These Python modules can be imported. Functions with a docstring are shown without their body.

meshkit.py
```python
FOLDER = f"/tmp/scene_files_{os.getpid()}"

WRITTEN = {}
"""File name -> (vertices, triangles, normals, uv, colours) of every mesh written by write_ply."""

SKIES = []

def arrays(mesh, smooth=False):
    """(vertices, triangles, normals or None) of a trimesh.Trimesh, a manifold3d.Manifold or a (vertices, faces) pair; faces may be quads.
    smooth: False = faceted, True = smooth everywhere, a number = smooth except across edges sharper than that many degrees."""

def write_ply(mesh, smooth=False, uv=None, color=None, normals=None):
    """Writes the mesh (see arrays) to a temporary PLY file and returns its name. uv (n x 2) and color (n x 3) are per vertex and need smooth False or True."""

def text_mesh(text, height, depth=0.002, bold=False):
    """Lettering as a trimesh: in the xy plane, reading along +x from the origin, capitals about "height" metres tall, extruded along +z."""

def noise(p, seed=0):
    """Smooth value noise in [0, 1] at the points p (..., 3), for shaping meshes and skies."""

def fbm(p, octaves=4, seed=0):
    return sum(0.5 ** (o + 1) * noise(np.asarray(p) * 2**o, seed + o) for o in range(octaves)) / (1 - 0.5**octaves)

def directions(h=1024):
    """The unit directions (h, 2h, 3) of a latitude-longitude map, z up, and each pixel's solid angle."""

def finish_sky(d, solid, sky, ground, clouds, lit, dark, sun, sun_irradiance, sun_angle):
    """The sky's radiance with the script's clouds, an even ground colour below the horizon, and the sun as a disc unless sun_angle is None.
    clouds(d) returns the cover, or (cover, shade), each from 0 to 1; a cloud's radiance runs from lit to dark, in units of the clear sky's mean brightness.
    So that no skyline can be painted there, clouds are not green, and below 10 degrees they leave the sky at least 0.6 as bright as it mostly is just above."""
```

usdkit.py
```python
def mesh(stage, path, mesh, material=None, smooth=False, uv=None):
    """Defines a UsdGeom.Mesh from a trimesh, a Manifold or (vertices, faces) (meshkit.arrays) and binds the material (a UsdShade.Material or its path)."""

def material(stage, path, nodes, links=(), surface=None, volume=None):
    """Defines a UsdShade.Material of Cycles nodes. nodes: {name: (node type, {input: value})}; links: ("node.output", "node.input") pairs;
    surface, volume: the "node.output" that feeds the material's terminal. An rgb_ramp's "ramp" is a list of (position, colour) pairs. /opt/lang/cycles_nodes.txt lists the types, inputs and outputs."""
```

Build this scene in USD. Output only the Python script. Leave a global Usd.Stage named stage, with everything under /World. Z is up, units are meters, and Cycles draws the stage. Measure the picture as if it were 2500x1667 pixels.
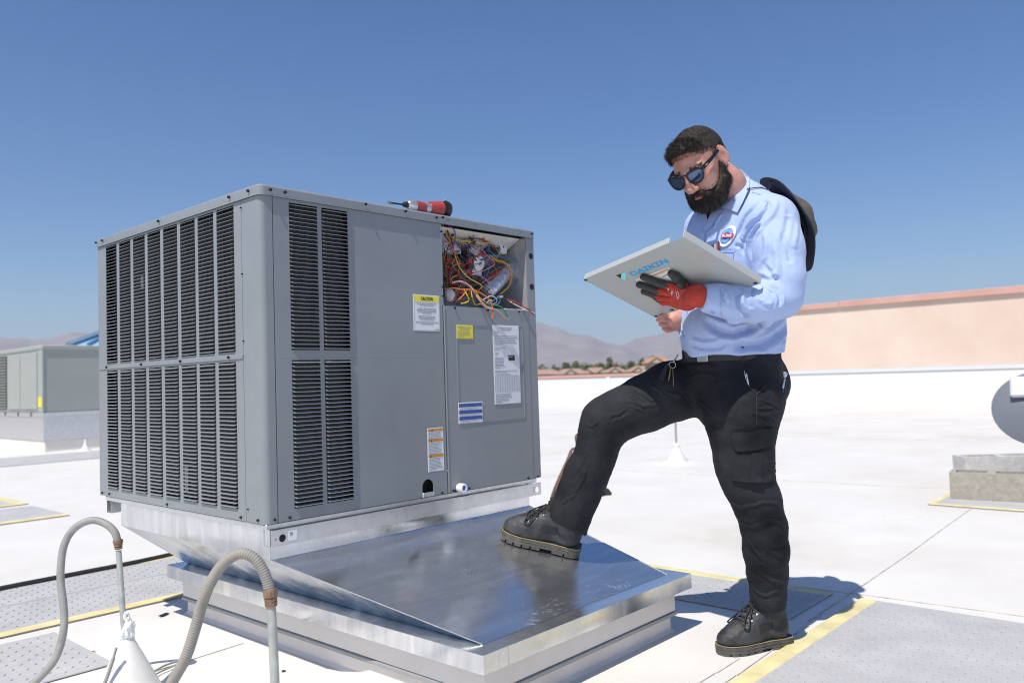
import math, random
import numpy as np, trimesh, usdkit, meshkit
from pxr import Usd, UsdGeom, UsdLux, UsdShade, Gf, Sdf, Vt
from scipy.spatial import cKDTree
from scipy import sparse
from shapely.geometry import Polygon, Point, box as sbox
import shapely

stage = Usd.Stage.CreateInMemory()
UsdGeom.SetStageUpAxis(stage, UsdGeom.Tokens.z)
UsdGeom.SetStageMetersPerUnit(stage, 1.0)
UsdGeom.Xform.Define(stage, '/World')
UsdGeom.Scope.Define(stage, '/World/Looks')
rng = np.random.default_rng(7); random.seed(7)

# ------------------------------------------------------------------ camera
CP = np.array([-1.31403, -2.21261, 0.91866]); YAW, PITCH, ROLL, FPX = 0.734821, 0.045142, -0.032015, 1974.025
CF = np.array([math.cos(PITCH)*math.cos(YAW), math.cos(PITCH)*math.sin(YAW), math.sin(PITCH)])
_r = np.cross(CF, [0, 0, 1]); _r /= np.linalg.norm(_r); _u = np.cross(_r, CF)
CR = math.cos(ROLL)*_r + math.sin(ROLL)*_u; CU = math.cos(ROLL)*_u - math.sin(ROLL)*_r
cam = UsdGeom.Camera.Define(stage, '/World/camera')
m = Gf.Matrix4d(*[float(v) for v in (*CR, 0, *CU, 0, *(-CF), 0, *CP, 1)])
cam.AddTransformOp().Set(m)
cam.CreateFocalLengthAttr(FPX/2500*36); cam.CreateHorizontalApertureAttr(36.0); cam.CreateVerticalApertureAttr(36.0*682/1024)
cam.CreateClippingRangeAttr(Gf.Vec2f(0.05, 60000))
cam.CreateFStopAttr(3.2); cam.CreateFocusDistanceAttr(2.62)
cam.CreateExposureAttr(0.22)

# ------------------------------------------------------------------ sky and sun
SUN = np.array([-0.57, -0.13, 1.0]); SUN /= np.linalg.norm(SUN)
SUN_EL, SUN_ROT = math.asin(SUN[2]), math.atan2(SUN[0], SUN[1])
sky = UsdLux.DomeLight.Define(stage, '/World/sky')
skym = usdkit.material(stage, '/World/Looks/sky', {
    's': ('sky_texture', {'sky_type': 'single_scattering', 'sun_disc': False, 'sun_elevation': SUN_EL, 'sun_rotation': SUN_ROT,
                          'altitude': 600.0, 'air_density': 1.0, 'aerosol_density': 0.6, 'ozone_density': 2.2}),
    'h': ('hsv', {'hue': 0.507, 'saturation': 1.3, 'value': 1.0}),
    'b': ('background_shader', {'strength': 0.1})}, [('s.color', 'h.color'), ('h.color', 'b.color')], surface='b.background')
UsdShade.MaterialBindingAPI.Apply(sky.GetPrim()).Bind(skym)
sun = UsdLux.DistantLight.Define(stage, '/World/sun')
sun.CreateIntensityAttr(1.18); sun.CreateAngleAttr(0.53); sun.CreateNormalizeAttr(True); sun.CreateColorAttr(Gf.Vec3f(1.0, 0.945, 0.855))
_z = SUN; _x = np.cross([0, 1, 0], _z); _x /= np.linalg.norm(_x); _y = np.cross(_z, _x)
sun.AddTransformOp().Set(Gf.Matrix4d(*[float(v) for v in (*_x, 0, *_y, 0, *_z, 0, 0, 0, 30, 1)]))

# ------------------------------------------------------------------ placing helpers: a sight line met with a plane of the scene
def ray(px, py): return CF + CR*(px-1250)/FPX - CU*(py-833.5)/FPX
def at(px, py, x=None, y=None, z=None, t=None, pl=None):
    d = ray(px, py)
    if t is not None: return CP + d*t
    if pl is not None: return CP + d*(np.dot(pl[0]-CP, pl[1])/np.dot(d, pl[1]))
    i, k = (0, x) if x is not None else (1, y) if y is not None else (2, z)
    return CP + d*(k-CP[i])/d[i]
def proj(X):
    d = np.asarray(X, float)-CP; z = d@CF
    return np.stack([1250+FPX*(d@CR)/z, 833.5-FPX*(d@CU)/z], -1), z

# ------------------------------------------------------------------ prim helpers
ORG, USED = {}, {}
def unique(parent, name):
    k = USED.setdefault(parent, {}); n = k.get(name, 0); k[name] = n+1
    return f'{parent}/{name}' + (f'_{n:03d}' if n else '')
def setcd(prim, label=None, cat=None, group=None, kind=None):
    for k, v in (('label', label), ('category', cat), ('group', group), ('kind', kind)):
        if v: prim.SetCustomDataByKey(k, v)
def thing(name, loc, label, cat, group=None):
    p = unique('/World', name); x = UsdGeom.Xform.Define(stage, p); x.AddTranslateOp().Set(Gf.Vec3d(*map(float, loc)))
    ORG[p] = np.array(loc, float); setcd(x.GetPrim(), label, cat, group); return p
def part(parent, name, mesh, mat, smooth=False, label=None, kind=None):
    p = unique(parent, name); o = ORG[parent]; ORG[p] = o
    v, f, n = meshkit.arrays(mesh, smooth)
    g = UsdGeom.Mesh.Define(stage, p)
    g.CreatePointsAttr(Vt.Vec3fArray.FromNumpy((v-o).astype(np.float32)))
    g.CreateFaceVertexCountsAttr(Vt.IntArray.FromNumpy(np.full(len(f), 3, np.int32)))
    g.CreateFaceVertexIndicesAttr(Vt.IntArray.FromNumpy(f.astype(np.int32).ravel()))
    g.CreateSubdivisionSchemeAttr('none')
    if n is not None:
        g.CreateNormalsAttr(Vt.Vec3fArray.FromNumpy(n.astype(np.float32))); g.SetNormalsInterpolation('vertex')
    UsdShade.MaterialBindingAPI.Apply(g.GetPrim()).Bind(mat)
    setcd(g.GetPrim(), label, None, None, kind); return p
def solo(name, mesh, mat, label=None, cat=None, group=None, kind=None, smooth=False):
    ORG['/World'] = np.zeros(3); p = part('/World', name, mesh, mat, smooth)
    setcd(stage.GetPrimAtPath(p), label, cat, group, kind); return p
def struct(name, mesh, mat, smooth=False): return solo(name, mesh, mat, kind='structure', smooth=smooth)

# ------------------------------------------------------------------ mesh helpers
def cat(*ms): return trimesh.util.concatenate([x for x in ms])
def bx(x0, x1, y0, y1, z0, z1):
    b = trimesh.creation.box((abs(x1-x0), abs(y1-y0), abs(z1-z0))); b.apply_translation(((x0+x1)/2, (y0+y1)/2, (z0+z1)/2)); return b
def rbx(x0, x1, y0, y1, z0, z1, r=0.004):
    xs, ys, zs = sorted((x0, x1)), sorted((y0, y1)), sorted((z0, z1))
    p = []
    for i in (0, 1):
        for j in (0, 1):
            for k in (0, 1):
                c = np.array([xs[i], ys[j], zs[k]]); s = np.array([1-2*i, 1-2*j, 1-2*k])*r
                for ax in range(3):
                    q = c+s; q[ax] = c[ax]; p.append(q)
    return trimesh.convex.convex_hull(np.array(p))
def frame(a, b):
    z = b-a; l = np.linalg.norm(z); z = z/l; x = np.cross(z, [0.0, 0, 1] if abs(z[2]) < .9 else [0.0, 1, 0]); x /= np.linalg.norm(x); return x, np.cross(z, x), z, l
def catmull(p, n=8):
    p = np.asarray(p, float)
    if len(p) < 3: return np.array([p[0]+(p[-1]-p[0])*s for s in np.linspace(0, 1, n+1)])
    q = np.vstack([2*p[0]-p[1], p, 2*p[-1]-p[-2]]); out = []
    for i in range(len(p)-1):
        a, b, c, d = q[i:i+4]
        for s in np.arange(n)/n:
            out.append(.5*((2*b)+(-a+c)*s+(2*a-5*b+4*c-d)*s*s+(-a+3*b-3*c+d)*s**3))
    return np.array(out+[p[-1]])
def tube(path, r, k=8, caps=True):
    P = np.asarray(path, float); n = len(P); r = np.broadcast_to(np.asarray(r, float), (n,))
    T = np.gradient(P, axis=0); T /= np.maximum(np.linalg.norm(T, axis=1, keepdims=True), 1e-9)
    X = np.cross(T[0], [0.0, 0, 1] if abs(T[0][2]) < .9 else [0.0, 1, 0]); V = []
    for i in range(n):
        X = X-T[i]*np.dot(X, T[i]); X /= np.linalg.norm(X); Y = np.cross(T[i], X)
        a = np.arange(k)/k*2*np.pi
        V.append(P[i]+r[i]*(np.cos(a)[:, None]*X+np.sin(a)[:, None]*Y))
    V = np.vstack(V); F = []
    for i in range(n-1):
        for j in range(k):
            a, b = i*k+j, i*k+(j+1) % k; F += [[a, b, b+k], [a, b+k, a+k]]
    if caps:
        V = np.vstack([V, P[0], P[-1]]); c0, c1 = len(V)-2, len(V)-1
        for j in range(k): F += [[c0, (j+1) % k, j], [c1, (n-1)*k+j, (n-1)*k+(j+1) % k]]
    return trimesh.Trimesh(V, np.array(F), process=False)
def lathe(a, b, prof, k=24):
    """solid of revolution from a to b; prof: (distance along axis from a, radius)"""
    X, Y, Z, l = frame(np.asarray(a, float), np.asarray(b, float)); ang = np.arange(k)/k*2*np.pi; V = []
    for s, r in prof: V.append(a+Z*s+max(r, 1e-5)*(np.cos(ang)[:, None]*X+np.sin(ang)[:, None]*Y))
    V = np.vstack(V); F = []
    for i in range(len(prof)-1):
        for j in range(k):
            p, q = i*k+j, i*k+(j+1) % k; F += [[p, q, q+k], [p, q+k, p+k]]
    return trimesh.Trimesh(V, np.array(F), process=False)
def disc(c, n, r, th, k=16, r2=None):
    c = np.asarray(c, float); n = np.asarray(n, float)/np.linalg.norm(n); r2 = r if r2 is None else r2
    return lathe(c, c+n, [(0, 0), (0, r), (th*.7, r), (th, r2*.85), (th, 0)], k)
def extr(poly, h, M):
    """shapely polygon in local (u,v) raised by h along w; M: origin,u,v,w"""
    g = trimesh.creation.extrude_polygon(poly, h, engine='earcut'); o, u, v, w = [np.asarray(q, float) for q in M]
    g.vertices = o+g.vertices[:, :1]*u+g.vertices[:, 1:2]*v+g.vertices[:, 2:3]*w; return g
def place(mesh, o, u, v, w):
    g = mesh.copy(); V = np.asarray(g.vertices); g.vertices = np.asarray(o)+V[:, :1]*np.asarray(u)+V[:, 1:2]*np.asarray(v)+V[:, 2:3]*np.asarray(w)
    return g

# ------------------------------------------------------------------ materials
def L(c): return tuple(((x/255)/12.92 if x/255 <= .04045 else ((x/255+.055)/1.055)**2.4) for x in c)
def mat(name, col, rough=.5, metal=0., var=.0, vscale=6., bump=0., bscale=60., bdist=.01, spec=.5, coat=0., col2=None, rvar=0., detail=4., stretch=None, sheen=0., trans=0., bdetail=3.):
    N = {'p': ('principled_bsdf', {'roughness': rough, 'metallic': metal, 'specular_ior_level': spec, 'coat_weight': coat, 'sheen_weight': sheen, 'transmission_weight': trans}),
         'g': ('geometry', {})}
    K = []; src = 'g.position'
    if stretch is not None:
        N['mp'] = ('mapping', {'scale': stretch}); K.append(('g.position', 'mp.vector')); src = 'mp.vector'
    if var or col2 is not None:
        c2 = col2 if col2 is not None else tuple(min(1, c*(1+var)) for c in col); c1 = col if col2 is not None else tuple(c*(1-var) for c in col)
        N['n'] = ('noise_texture', {'scale': vscale, 'detail': detail, 'roughness': .6})
        N['r'] = ('rgb_ramp', {'ramp': [(.32, c1), (.68, c2)]})
        K += [(src, 'n.vector'), ('n.fac', 'r.fac'), ('r.color', 'p.base_color')]
    else: N['p'][1]['base_color'] = col
    if rvar:
        N['n2'] = ('noise_texture', {'scale': vscale*1.7, 'detail': 5.0, 'roughness': .65})
        N['mr'] = ('map_range', {'from_min': .3, 'from_max': .7, 'to_min': max(.02, rough-rvar), 'to_max': rough+rvar})
        K += [(src, 'n2.vector'), ('n2.fac', 'mr.value'), ('mr.result', 'p.roughness')]
    if bump:
        N['nb'] = ('noise_texture', {'scale': bscale, 'detail': bdetail, 'roughness': .55}); N['b'] = ('bump', {'strength': bump, 'distance': bdist})
        K += [(src, 'nb.vector'), ('nb.fac', 'b.height'), ('b.normal', 'p.normal')]
    return usdkit.material(stage, '/World/Looks/'+name, N, K, surface='p.BSDF')
M = {}
M['unit'] = mat('unit_paint', (.236, .256, .272), .33, var=.07, vscale=2.2, bump=.10, bscale=2.3, bdist=.02, rvar=.06, bdetail=1.5)
M['unit_in'] = mat('galvanized_inner', (.45, .46, .465), .42, .45, var=.12, vscale=9)
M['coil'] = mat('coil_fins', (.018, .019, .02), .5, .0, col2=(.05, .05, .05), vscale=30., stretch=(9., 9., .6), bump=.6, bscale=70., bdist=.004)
M['dark'] = mat('dark_void', (.012, .012, .013), .7)
M['screw'] = mat('dark_screw', (.03, .03, .033), .35, .7)
M['galv'] = mat('galvanized_rail', (.68, .685, .69), .38, .85, var=.06, vscale=24., rvar=.08, bump=.05, bscale=40., bdist=.002)
M['roof'] = usdkit.material(stage, '/World/Looks/white_membrane', {
    'g': ('geometry', {}), 'n1': ('noise_texture', {'scale': 1.7, 'detail': 8.0, 'roughness': .6}), 'r1': ('rgb_ramp', {'ramp': [(.3, (.640, .620, .585)), (.7, (.70, .685, .655))]}),
    'n2': ('noise_texture', {'scale': .55, 'detail': 9.0, 'roughness': .62, 'distortion': .6}), 'r2': ('rgb_ramp', {'ramp': [(.50, (1., 1., 1.)), (.62, (.95, .935, .91)), (.70, (.88, .855, .82)), (.74, (.95, .94, .92))]}),
    'mp': ('mapping', {'scale': (3., 14., 1.), 'rotation': (0., 0., .5)}), 'n3': ('noise_texture', {'scale': 2.2, 'detail': 7.0, 'roughness': .7}), 'r3': ('rgb_ramp', {'ramp': [(.62, (1., 1., 1.)), (.70, (.93, .92, .905)), (.8, (.86, .845, .82))]}),
    'm1': ('mix', {'mix_type': 'multiply', 'fac': 1.0}), 'm2': ('mix', {'mix_type': 'multiply', 'fac': .8}),
    'nb': ('noise_texture', {'scale': 7.0, 'detail': 7.0, 'roughness': .6}), 'b': ('bump', {'strength': .16, 'distance': .012}),
    'p': ('principled_bsdf', {'roughness': .58, 'specular_ior_level': .35})},
    [('g.position', 'n1.vector'), ('n1.fac', 'r1.fac'), ('g.position', 'n2.vector'), ('n2.fac', 'r2.fac'), ('g.position', 'mp.vector'), ('mp.vector', 'n3.vector'), ('n3.fac', 'r3.fac'),
     ('r1.color', 'm1.color1'), ('r2.color', 'm1.color2'), ('m1.color', 'm2.color1'), ('r3.color', 'm2.color2'), ('m2.color', 'p.base_color'), ('g.position', 'nb.vector'), ('nb.fac', 'b.height'), ('b.normal', 'p.normal')], surface='p.BSDF')
M['roofw'] = mat('white_membrane_wall', (.68, .68, .68), .55, var=.02, vscale=.8, bump=.25, bscale=1.3, bdist=.05)
M['seam'] = mat('seam_dirt', (.50, .475, .43), .8, var=.25, vscale=14.)
M['curb'] = mat('curb_tan', (.76, .71, .65), .55, var=.05, vscale=5., bump=.06, bscale=25., bdist=.003)
M['curbgap'] = mat('curb_strip', (.33, .335, .34), .5, .3, var=.08, vscale=8.)
M['stucco'] = mat('peach_stucco', (.62, .475, .385), .9, col2=(.69, .575, .485), vscale=.55, bump=.3, bscale=50., bdist=.01)
M['coping'] = mat('pink_coping', (.55, .32, .26), .55, var=.08, vscale=1.2)
M['pad'] = mat('grey_pad', (.43, .428, .43), .75, var=.09, vscale=5., bump=.1, bscale=120., bdist=.002)
M['padln'] = mat('pad_lug', (.392, .392, .40), .75, var=.05, vscale=20.)
M['yellow'] = mat('pad_yellow', (.66, .585, .31), .7, var=.14, vscale=9.)
M['black'] = mat('black_rubber', (.03, .028, .027), .55, var=.2, vscale=20.)
M['conduit'] = mat('grey_conduit', (.30, .295, .275), .55, var=.16, vscale=18., bump=.1, bscale=90., bdist=.002)
M['conduit2'] = mat('tan_conduit', (.33, .30, .255), .65, col2=(.26, .25, .225), vscale=26., bump=.2, bscale=150., bdist=.002)
M['fit'] = mat('rusty_fitting', (.20, .105, .07), .6, .3, col2=(.30, .20, .13), vscale=60., bump=.2, bscale=200., bdist=.002)
M['pipe'] = mat('weathered_pipe', (.36, .37, .34), .5, .4, col2=(.50, .51, .48), vscale=24., bump=.12, bscale=120., bdist=.002)
M['cone'] = mat('white_boot', (.70, .69, .66), .5, var=.04, vscale=9., bump=.08, bscale=30., bdist=.004)
M['goop'] = mat('white_sealant', (.80, .80, .79), .45, bump=.4, bscale=60., bdist=.01)
M['white'] = mat('label_white', (.72, .73, .76), .5)
M['ink'] = mat('label_ink', (.30, .31, .34), .6)
M['inkd'] = mat('label_black', (.02, .02, .022), .6)
M['lyel'] = mat('label_yellow', (.78, .68, .05), .5)
M['lor'] = mat('label_orange', (.56, .25, .035), .5)
M['lblue'] = mat('label_blue', (.035, .085, .34), .5)
M['plastic_w'] = mat('white_plastic', (.82, .83, .84), .35)
M['plastic_b'] = mat('blue_plastic', (.015, .13, .62), .35)
M['red'] = mat('tool_red', (.36, .05, .045), .4, var=.12, vscale=40., bump=.1, bscale=150., bdist=.002)
M['silver'] = mat('tool_silver', (.62, .62, .62), .32, .8, var=.12, vscale=50.)
M['tblack'] = mat('tool_black', (.02, .02, .022), .45)
M['shirt'] = mat('shirt_cloth', (.385, .48, .72), .85, var=.025, vscale=30., bump=.12, bscale=450., bdist=.0012, sheen=.12, spec=.2)
M['stitch'] = mat('shirt_stitch', (.32, .41, .68), .9)
M['trouser'] = mat('black_cloth', (.0048, .0052, .0072), .8, col2=(.030, .031, .036), vscale=5., bump=.2, bscale=500., bdist=.001, spec=.25, detail=6.)
M['trouser2'] = mat('black_cloth_seam', (.024, .024, .026), .85)
M['navy'] = mat('navy_cloth', (.010, .012, .03), .85)
M['belt'] = mat('belt_leather', (.022, .02, .02), .45, var=.2, vscale=30.)
M['brass'] = mat('key_brass', (.55, .46, .28), .3, .9)
M['skin'] = usdkit.material(stage, '/World/Looks/skin', {
    'g': ('geometry', {}), 'n': ('noise_texture', {'scale': 26.0, 'detail': 6.0, 'roughness': .65}), 'r': ('rgb_ramp', {'ramp': [(.28, (.44, .185, .14)), (.5, (.53, .265, .205)), (.72, (.60, .33, .265))]}),
    'nb': ('noise_texture', {'scale': 330.0, 'detail': 3.0}), 'b': ('bump', {'strength': .3, 'distance': .002}),
    'p': ('principled_bsdf', {'roughness': .52, 'subsurface_weight': .10, 'subsurface_scale': .004, 'subsurface_radius': (1., .35, .2), 'specular_ior_level': .4})},
    [('g.position', 'n.vector'), ('n.fac', 'r.fac'), ('r.color', 'p.base_color'), ('g.position', 'nb.vector'), ('nb.fac', 'b.height'), ('b.normal', 'p.normal')], surface='p.BSDF')
M['lip'] = mat('lip', (.46, .17, .15), .45)
M['hair'] = mat('dark_hair', (.017, .012, .009), .55, col2=(.040, .030, .024), vscale=90., spec=.35, bump=.7, bscale=320., bdist=.004)
M['hairg'] = mat('grey_hair', (.10, .092, .085), .5)
M['lens'] = mat('mirror_lens', (.10, .14, .24), .06, .85)
M['frame'] = mat('glossy_black', (.008, .008, .01), .18)
M['glove_r'] = mat('red_knit', (.45, .058, .042), .9, var=.12, vscale=60., bump=.5, bscale=380., bdist=.0015, spec=.2)
M['glove_b'] = mat('black_nitrile', (.028, .028, .026), .6, var=.25, vscale=50., bump=.3, bscale=250., bdist=.001)
M['boot'] = mat('dusty_boot', (.013, .013, .016), .6, col2=(.058, .059, .064), vscale=16., bump=.25, bscale=160., bdist=.002, detail=6.)
M['sole'] = mat('boot_sole', (.125, .117, .10), .75, col2=(.06, .057, .052), vscale=28., bump=.2, bscale=120., bdist=.002)
M['welt'] = mat('yellow_stitch', (.36, .26, .11), .7)
M['lace'] = mat('boot_lace', (.014, .014, .015), .7)
M['hatc'] = mat('hat_crown', (.085, .078, .072), .9, var=.25, vscale=30., bump=.3, bscale=200., bdist=.002)
M['hatb'] = mat('hat_brim', (.012, .013, .03), .85, var=.15, vscale=30.)
M['panel'] = mat('panel_paint', (.41, .43, .425), .3, var=.02, vscale=5., rvar=.04)
M['logo'] = mat('logo_blue', (.0, .36, .76), .45)
M['logo2'] = mat('logo_cyan', (.25, .72, .78), .45)
M['nunit'] = mat('green_grey_paint', (.34, .365, .335), .5, var=.03, vscale=2.)
M['bluegl'] = mat('blue_skylight', (.20, .42, .62), .35, var=.05, vscale=.5)
M['bluerib'] = mat('blue_rib', (.06, .14, .25), .45)
M['brown'] = mat('brown_fascia', (.10, .065, .055), .7)
M['block'] = mat('concrete_block', (.36, .335, .285), .95, var=.14, vscale=30., bump=.5, bscale=90., bdist=.006)
M['blockw'] = mat('painted_block', (.58, .57, .55), .95, col2=(.46, .44, .41), vscale=16., bump=.5, bscale=60., bdist=.006)
M['dish'] = mat('dish_grey', (.15, .165, .19), .4, var=.03, vscale=5.)
M['dishw'] = mat('dish_bracket', (.62, .63, .64), .45)
M['leather'] = mat('brown_leather', (.16, .085, .06), .6, var=.2, vscale=30.)
M['hill'] = mat('desert_hill', (.24, .185, .165), .95, col2=(.35, .29, .255), vscale=.0035, detail=9.)
M['desert'] = mat('desert_ground', (.32, .27, .21), .95, col2=(.25, .225, .17), vscale=.01, detail=8.)
M['house'] = mat('house_stucco', (.52, .43, .35), .9, var=.05, vscale=.3)
M['tile'] = mat('roof_tile', (.36, .235, .195), .85, var=.12, vscale=1.2)
M['tile2'] = mat('orange_tile', (.42, .22, .11), .85, var=.12, vscale=1.2)
M['gable'] = mat('gable_brown', (.13, .10, .09), .85)
M['leaf'] = mat('leaf_green', (.085, .12, .04), .7, col2=(.18, .19, .08), vscale=1.1)
M['bark'] = mat('bark', (.11, .085, .06), .9)
M['foil'] = mat('foil_wrap', (.74, .73, .80), .3, .7, var=.08, vscale=30., bump=1.0, bscale=45., bdist=.008)
M['nylon'] = mat('nylon_bag', (.6, .58, .56), .7, var=.1, vscale=40.)
M['pcb'] = mat('component_grey', (.50, .53, .56), .5)
M['sticker'] = M['white']
# steel of the curb adapter: mirror-like mill finish with wiped smudges and grease
M['steel'] = usdkit.material(stage, '/World/Looks/adapter_steel', {
    'g': ('geometry', {}), 'mp': ('mapping', {'rotation': (0., 0., .9), 'scale': (1., 6., 1.)}),
    'n': ('noise_texture', {'scale': 2.6, 'detail': 9.0, 'roughness': .62, 'distortion': .7}), 'n2': ('noise_texture', {'scale': 5.5, 'detail': 8.0, 'roughness': .6}),
    'n3': ('noise_texture', {'scale': 1.3, 'detail': 3.0}),
    'r': ('rgb_ramp', {'ramp': [(.30, (.60, .62, .65)), (.55, (.74, .755, .78)), (.70, (.92, .92, .925))]}),
    'mr': ('map_range', {'from_min': .3, 'from_max': .72, 'to_min': .09, 'to_max': .33}),
    'b': ('bump', {'strength': .10, 'distance': .02}),
    'p': ('principled_bsdf', {'metallic': .93, 'roughness': .2})},
    [('g.position', 'mp.vector'), ('mp.vector', 'n.vector'), ('g.position', 'n2.vector'), ('n.fac', 'r.fac'), ('r.color', 'p.base_color'),
     ('n2.fac', 'mr.value'), ('mr.result', 'p.roughness'), ('g.position', 'n3.vector'), ('n3.fac', 'b.height'), ('b.normal', 'p.normal')], surface='p.BSDF')
M['grease'] = mat('dried_sealant', (.46, .48, .51), .45, .7)

# ------------------------------------------------------------------ the setting
def sheet(x0, x1, y0, y1, z, nx=1, ny=1, f=None):
    X, Y = np.meshgrid(np.linspace(x0, x1, nx+1), np.linspace(y0, y1, ny+1), indexing='ij')
    V = np.stack([X, Y, np.full_like(X, z)], -1).reshape(-1, 3)
    if f is not None: V[:, 2] += f(V)
    F = []
    for i in range(nx):
        for j in range(ny):
            a = i*(ny+1)+j; F += [[a, a+ny+1, a+ny+2], [a, a+ny+2, a+1]]
    return trimesh.Trimesh(V, np.array(F), process=False)
# town plain, one sheet to the horizon (a disc)
ang = np.linspace(0, 2*np.pi, 97)[:-1]; rad = [0, 40, 120, 300, 800, 2000, 5000, 12000, 30000]
V = [[0, 0, -6.2]]; F = []
for rr in rad[1:]: V += [[rr*math.cos(a), rr*math.sin(a), -6.2] for a in ang]
for j in range(96): F.append([0, 1+j, 1+(j+1) % 96])
for i in range(len(rad)-2):
    for j in range(96):
        a, b = 1+i*96+j, 1+i*96+(j+1) % 96; F += [[a, a+96, b+96], [a, b+96, b]]
struct('ground', trimesh.Trimesh(np.array(V), np.array(F), process=False), M['desert'])
# flat roof: a sheet with gentle unevenness near the camera, edges down to the plain as the building's block
def uneven(V):
    return .0
roofm = cat(sheet(-28, 19.1, -26, 46, 0.0, 4, 4), bx(-28, 19.05, -26, 46, -6.3, -.05))
struct('roof', roofm, M['roof'])
# lap seams in the membrane (read as thin dirty lines)
def strip(p, q, w, h, z=0.0):
    p, q = np.array(p[:2], float), np.array(q[:2], float); d = q-p; n = np.array([-d[1], d[0]])/np.linalg.norm(d)*w/2
    a = [np.r_[p+n, z], np.r_[p-n, z], np.r_[q-n, z], np.r_[q+n, z]]; V = np.array(a+[x+[0, 0, h] for x in a])
    return trimesh.convex.convex_hull(V)
seams = []
def seamline(pts, w=.005):
    for a, b in zip(pts[:-1], pts[1:]): seams.append(strip(a, b, w, .0035))
seamline([(1.60, -.985), (2.11, -.975), (2.9, -.95), (3.83, -.905), (6.5, -.80), (19, -.5)], .005)
seamline([(2.065, -1.04), (2.08, -1.3), (2.10, -1.6), (2.12, -2.6)], .004)
seamline([(.2, -.975), (.93, -.969), (1.1, -.966)], .003)
seamline([(.0, -1.03), (.93, -1.028), (1.707, -.994)], .003)
seamline([(5.17, 9), (5.17, .714), (5.24, -.562), (5.26, -5)], .006)
seamline([(2.062, -1.04), (2.03, -.70), (1.95, -.33), (1.93, 1.6)], .004)
seamline([(9.4, 14), (9.4, -6)], .006); seamline([(13.5, 14), (13.5, -6)], .007)
seamline([(-.9, .43), (-.2, .47), (.2, .5)], .003)
def slab_(poly, z, h): q = trimesh.creation.extrude_polygon(poly, h, engine='earcut'); q.apply_translation([0, 0, z]); return q
def oval(p, q, w): return shapely.LineString([p[:2], q[:2]]).buffer(w, quad_segs=8)
for (pa, pb, w_) in (((2178, 1258), (2228, 1258), .055), ((1730, 1662), (1770, 1664), .06)): struct('roof_patch', slab_(oval(at(*pa, z=0), at(*pb, z=0), w_), .0, .0035), M['roof'])
for k_, (x0, x1, y0, y1) in enumerate(((2.012, 2.10, -1.02, 1.8), (5.21, 5.36, -6, 9), (9.4, 9.55, -6, 14))): struct('roof_lap', bx(x0, x1, y0, y1, -.002, .0014+.0004*k_), M['roof'])
struct('roof_seam', cat(*seams), M['seam'])

# parapet at the back of the roof: low white part, then the tall peach part
WX = 19.1
low = thing('parapet_wall', (WX, 14, 0), 'low white membrane-covered parapet with a thin pink coping, behind the raised knee', 'wall', 'walls edging the roof')
part(low, 'wall_face', rbx(WX, WX+.35, 8.5, 30, -.1, .86, .02), M['roofw'])
part(low, 'coping', rbx(WX-.03, WX+.4, 8.5, 30, .862, .945, .01), M['coping'])
pz = at(1486, 950, x=WX)
part(low, 'lap_strip', rbx(WX-.02, WX, pz[1]-.07, pz[1]+.07, .0, .90, .005), M['roofw'])
tall = thing('parapet_wall', (WX, 2, 0), 'tall peach stucco parapet with pink coping and white membrane base, right of the man', 'wall', 'walls edging the roof')
part(tall, 'stucco_face', bx(WX+.02, WX+.4, -16, 8.5, .88, 2.46), M['stucco'])
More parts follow.
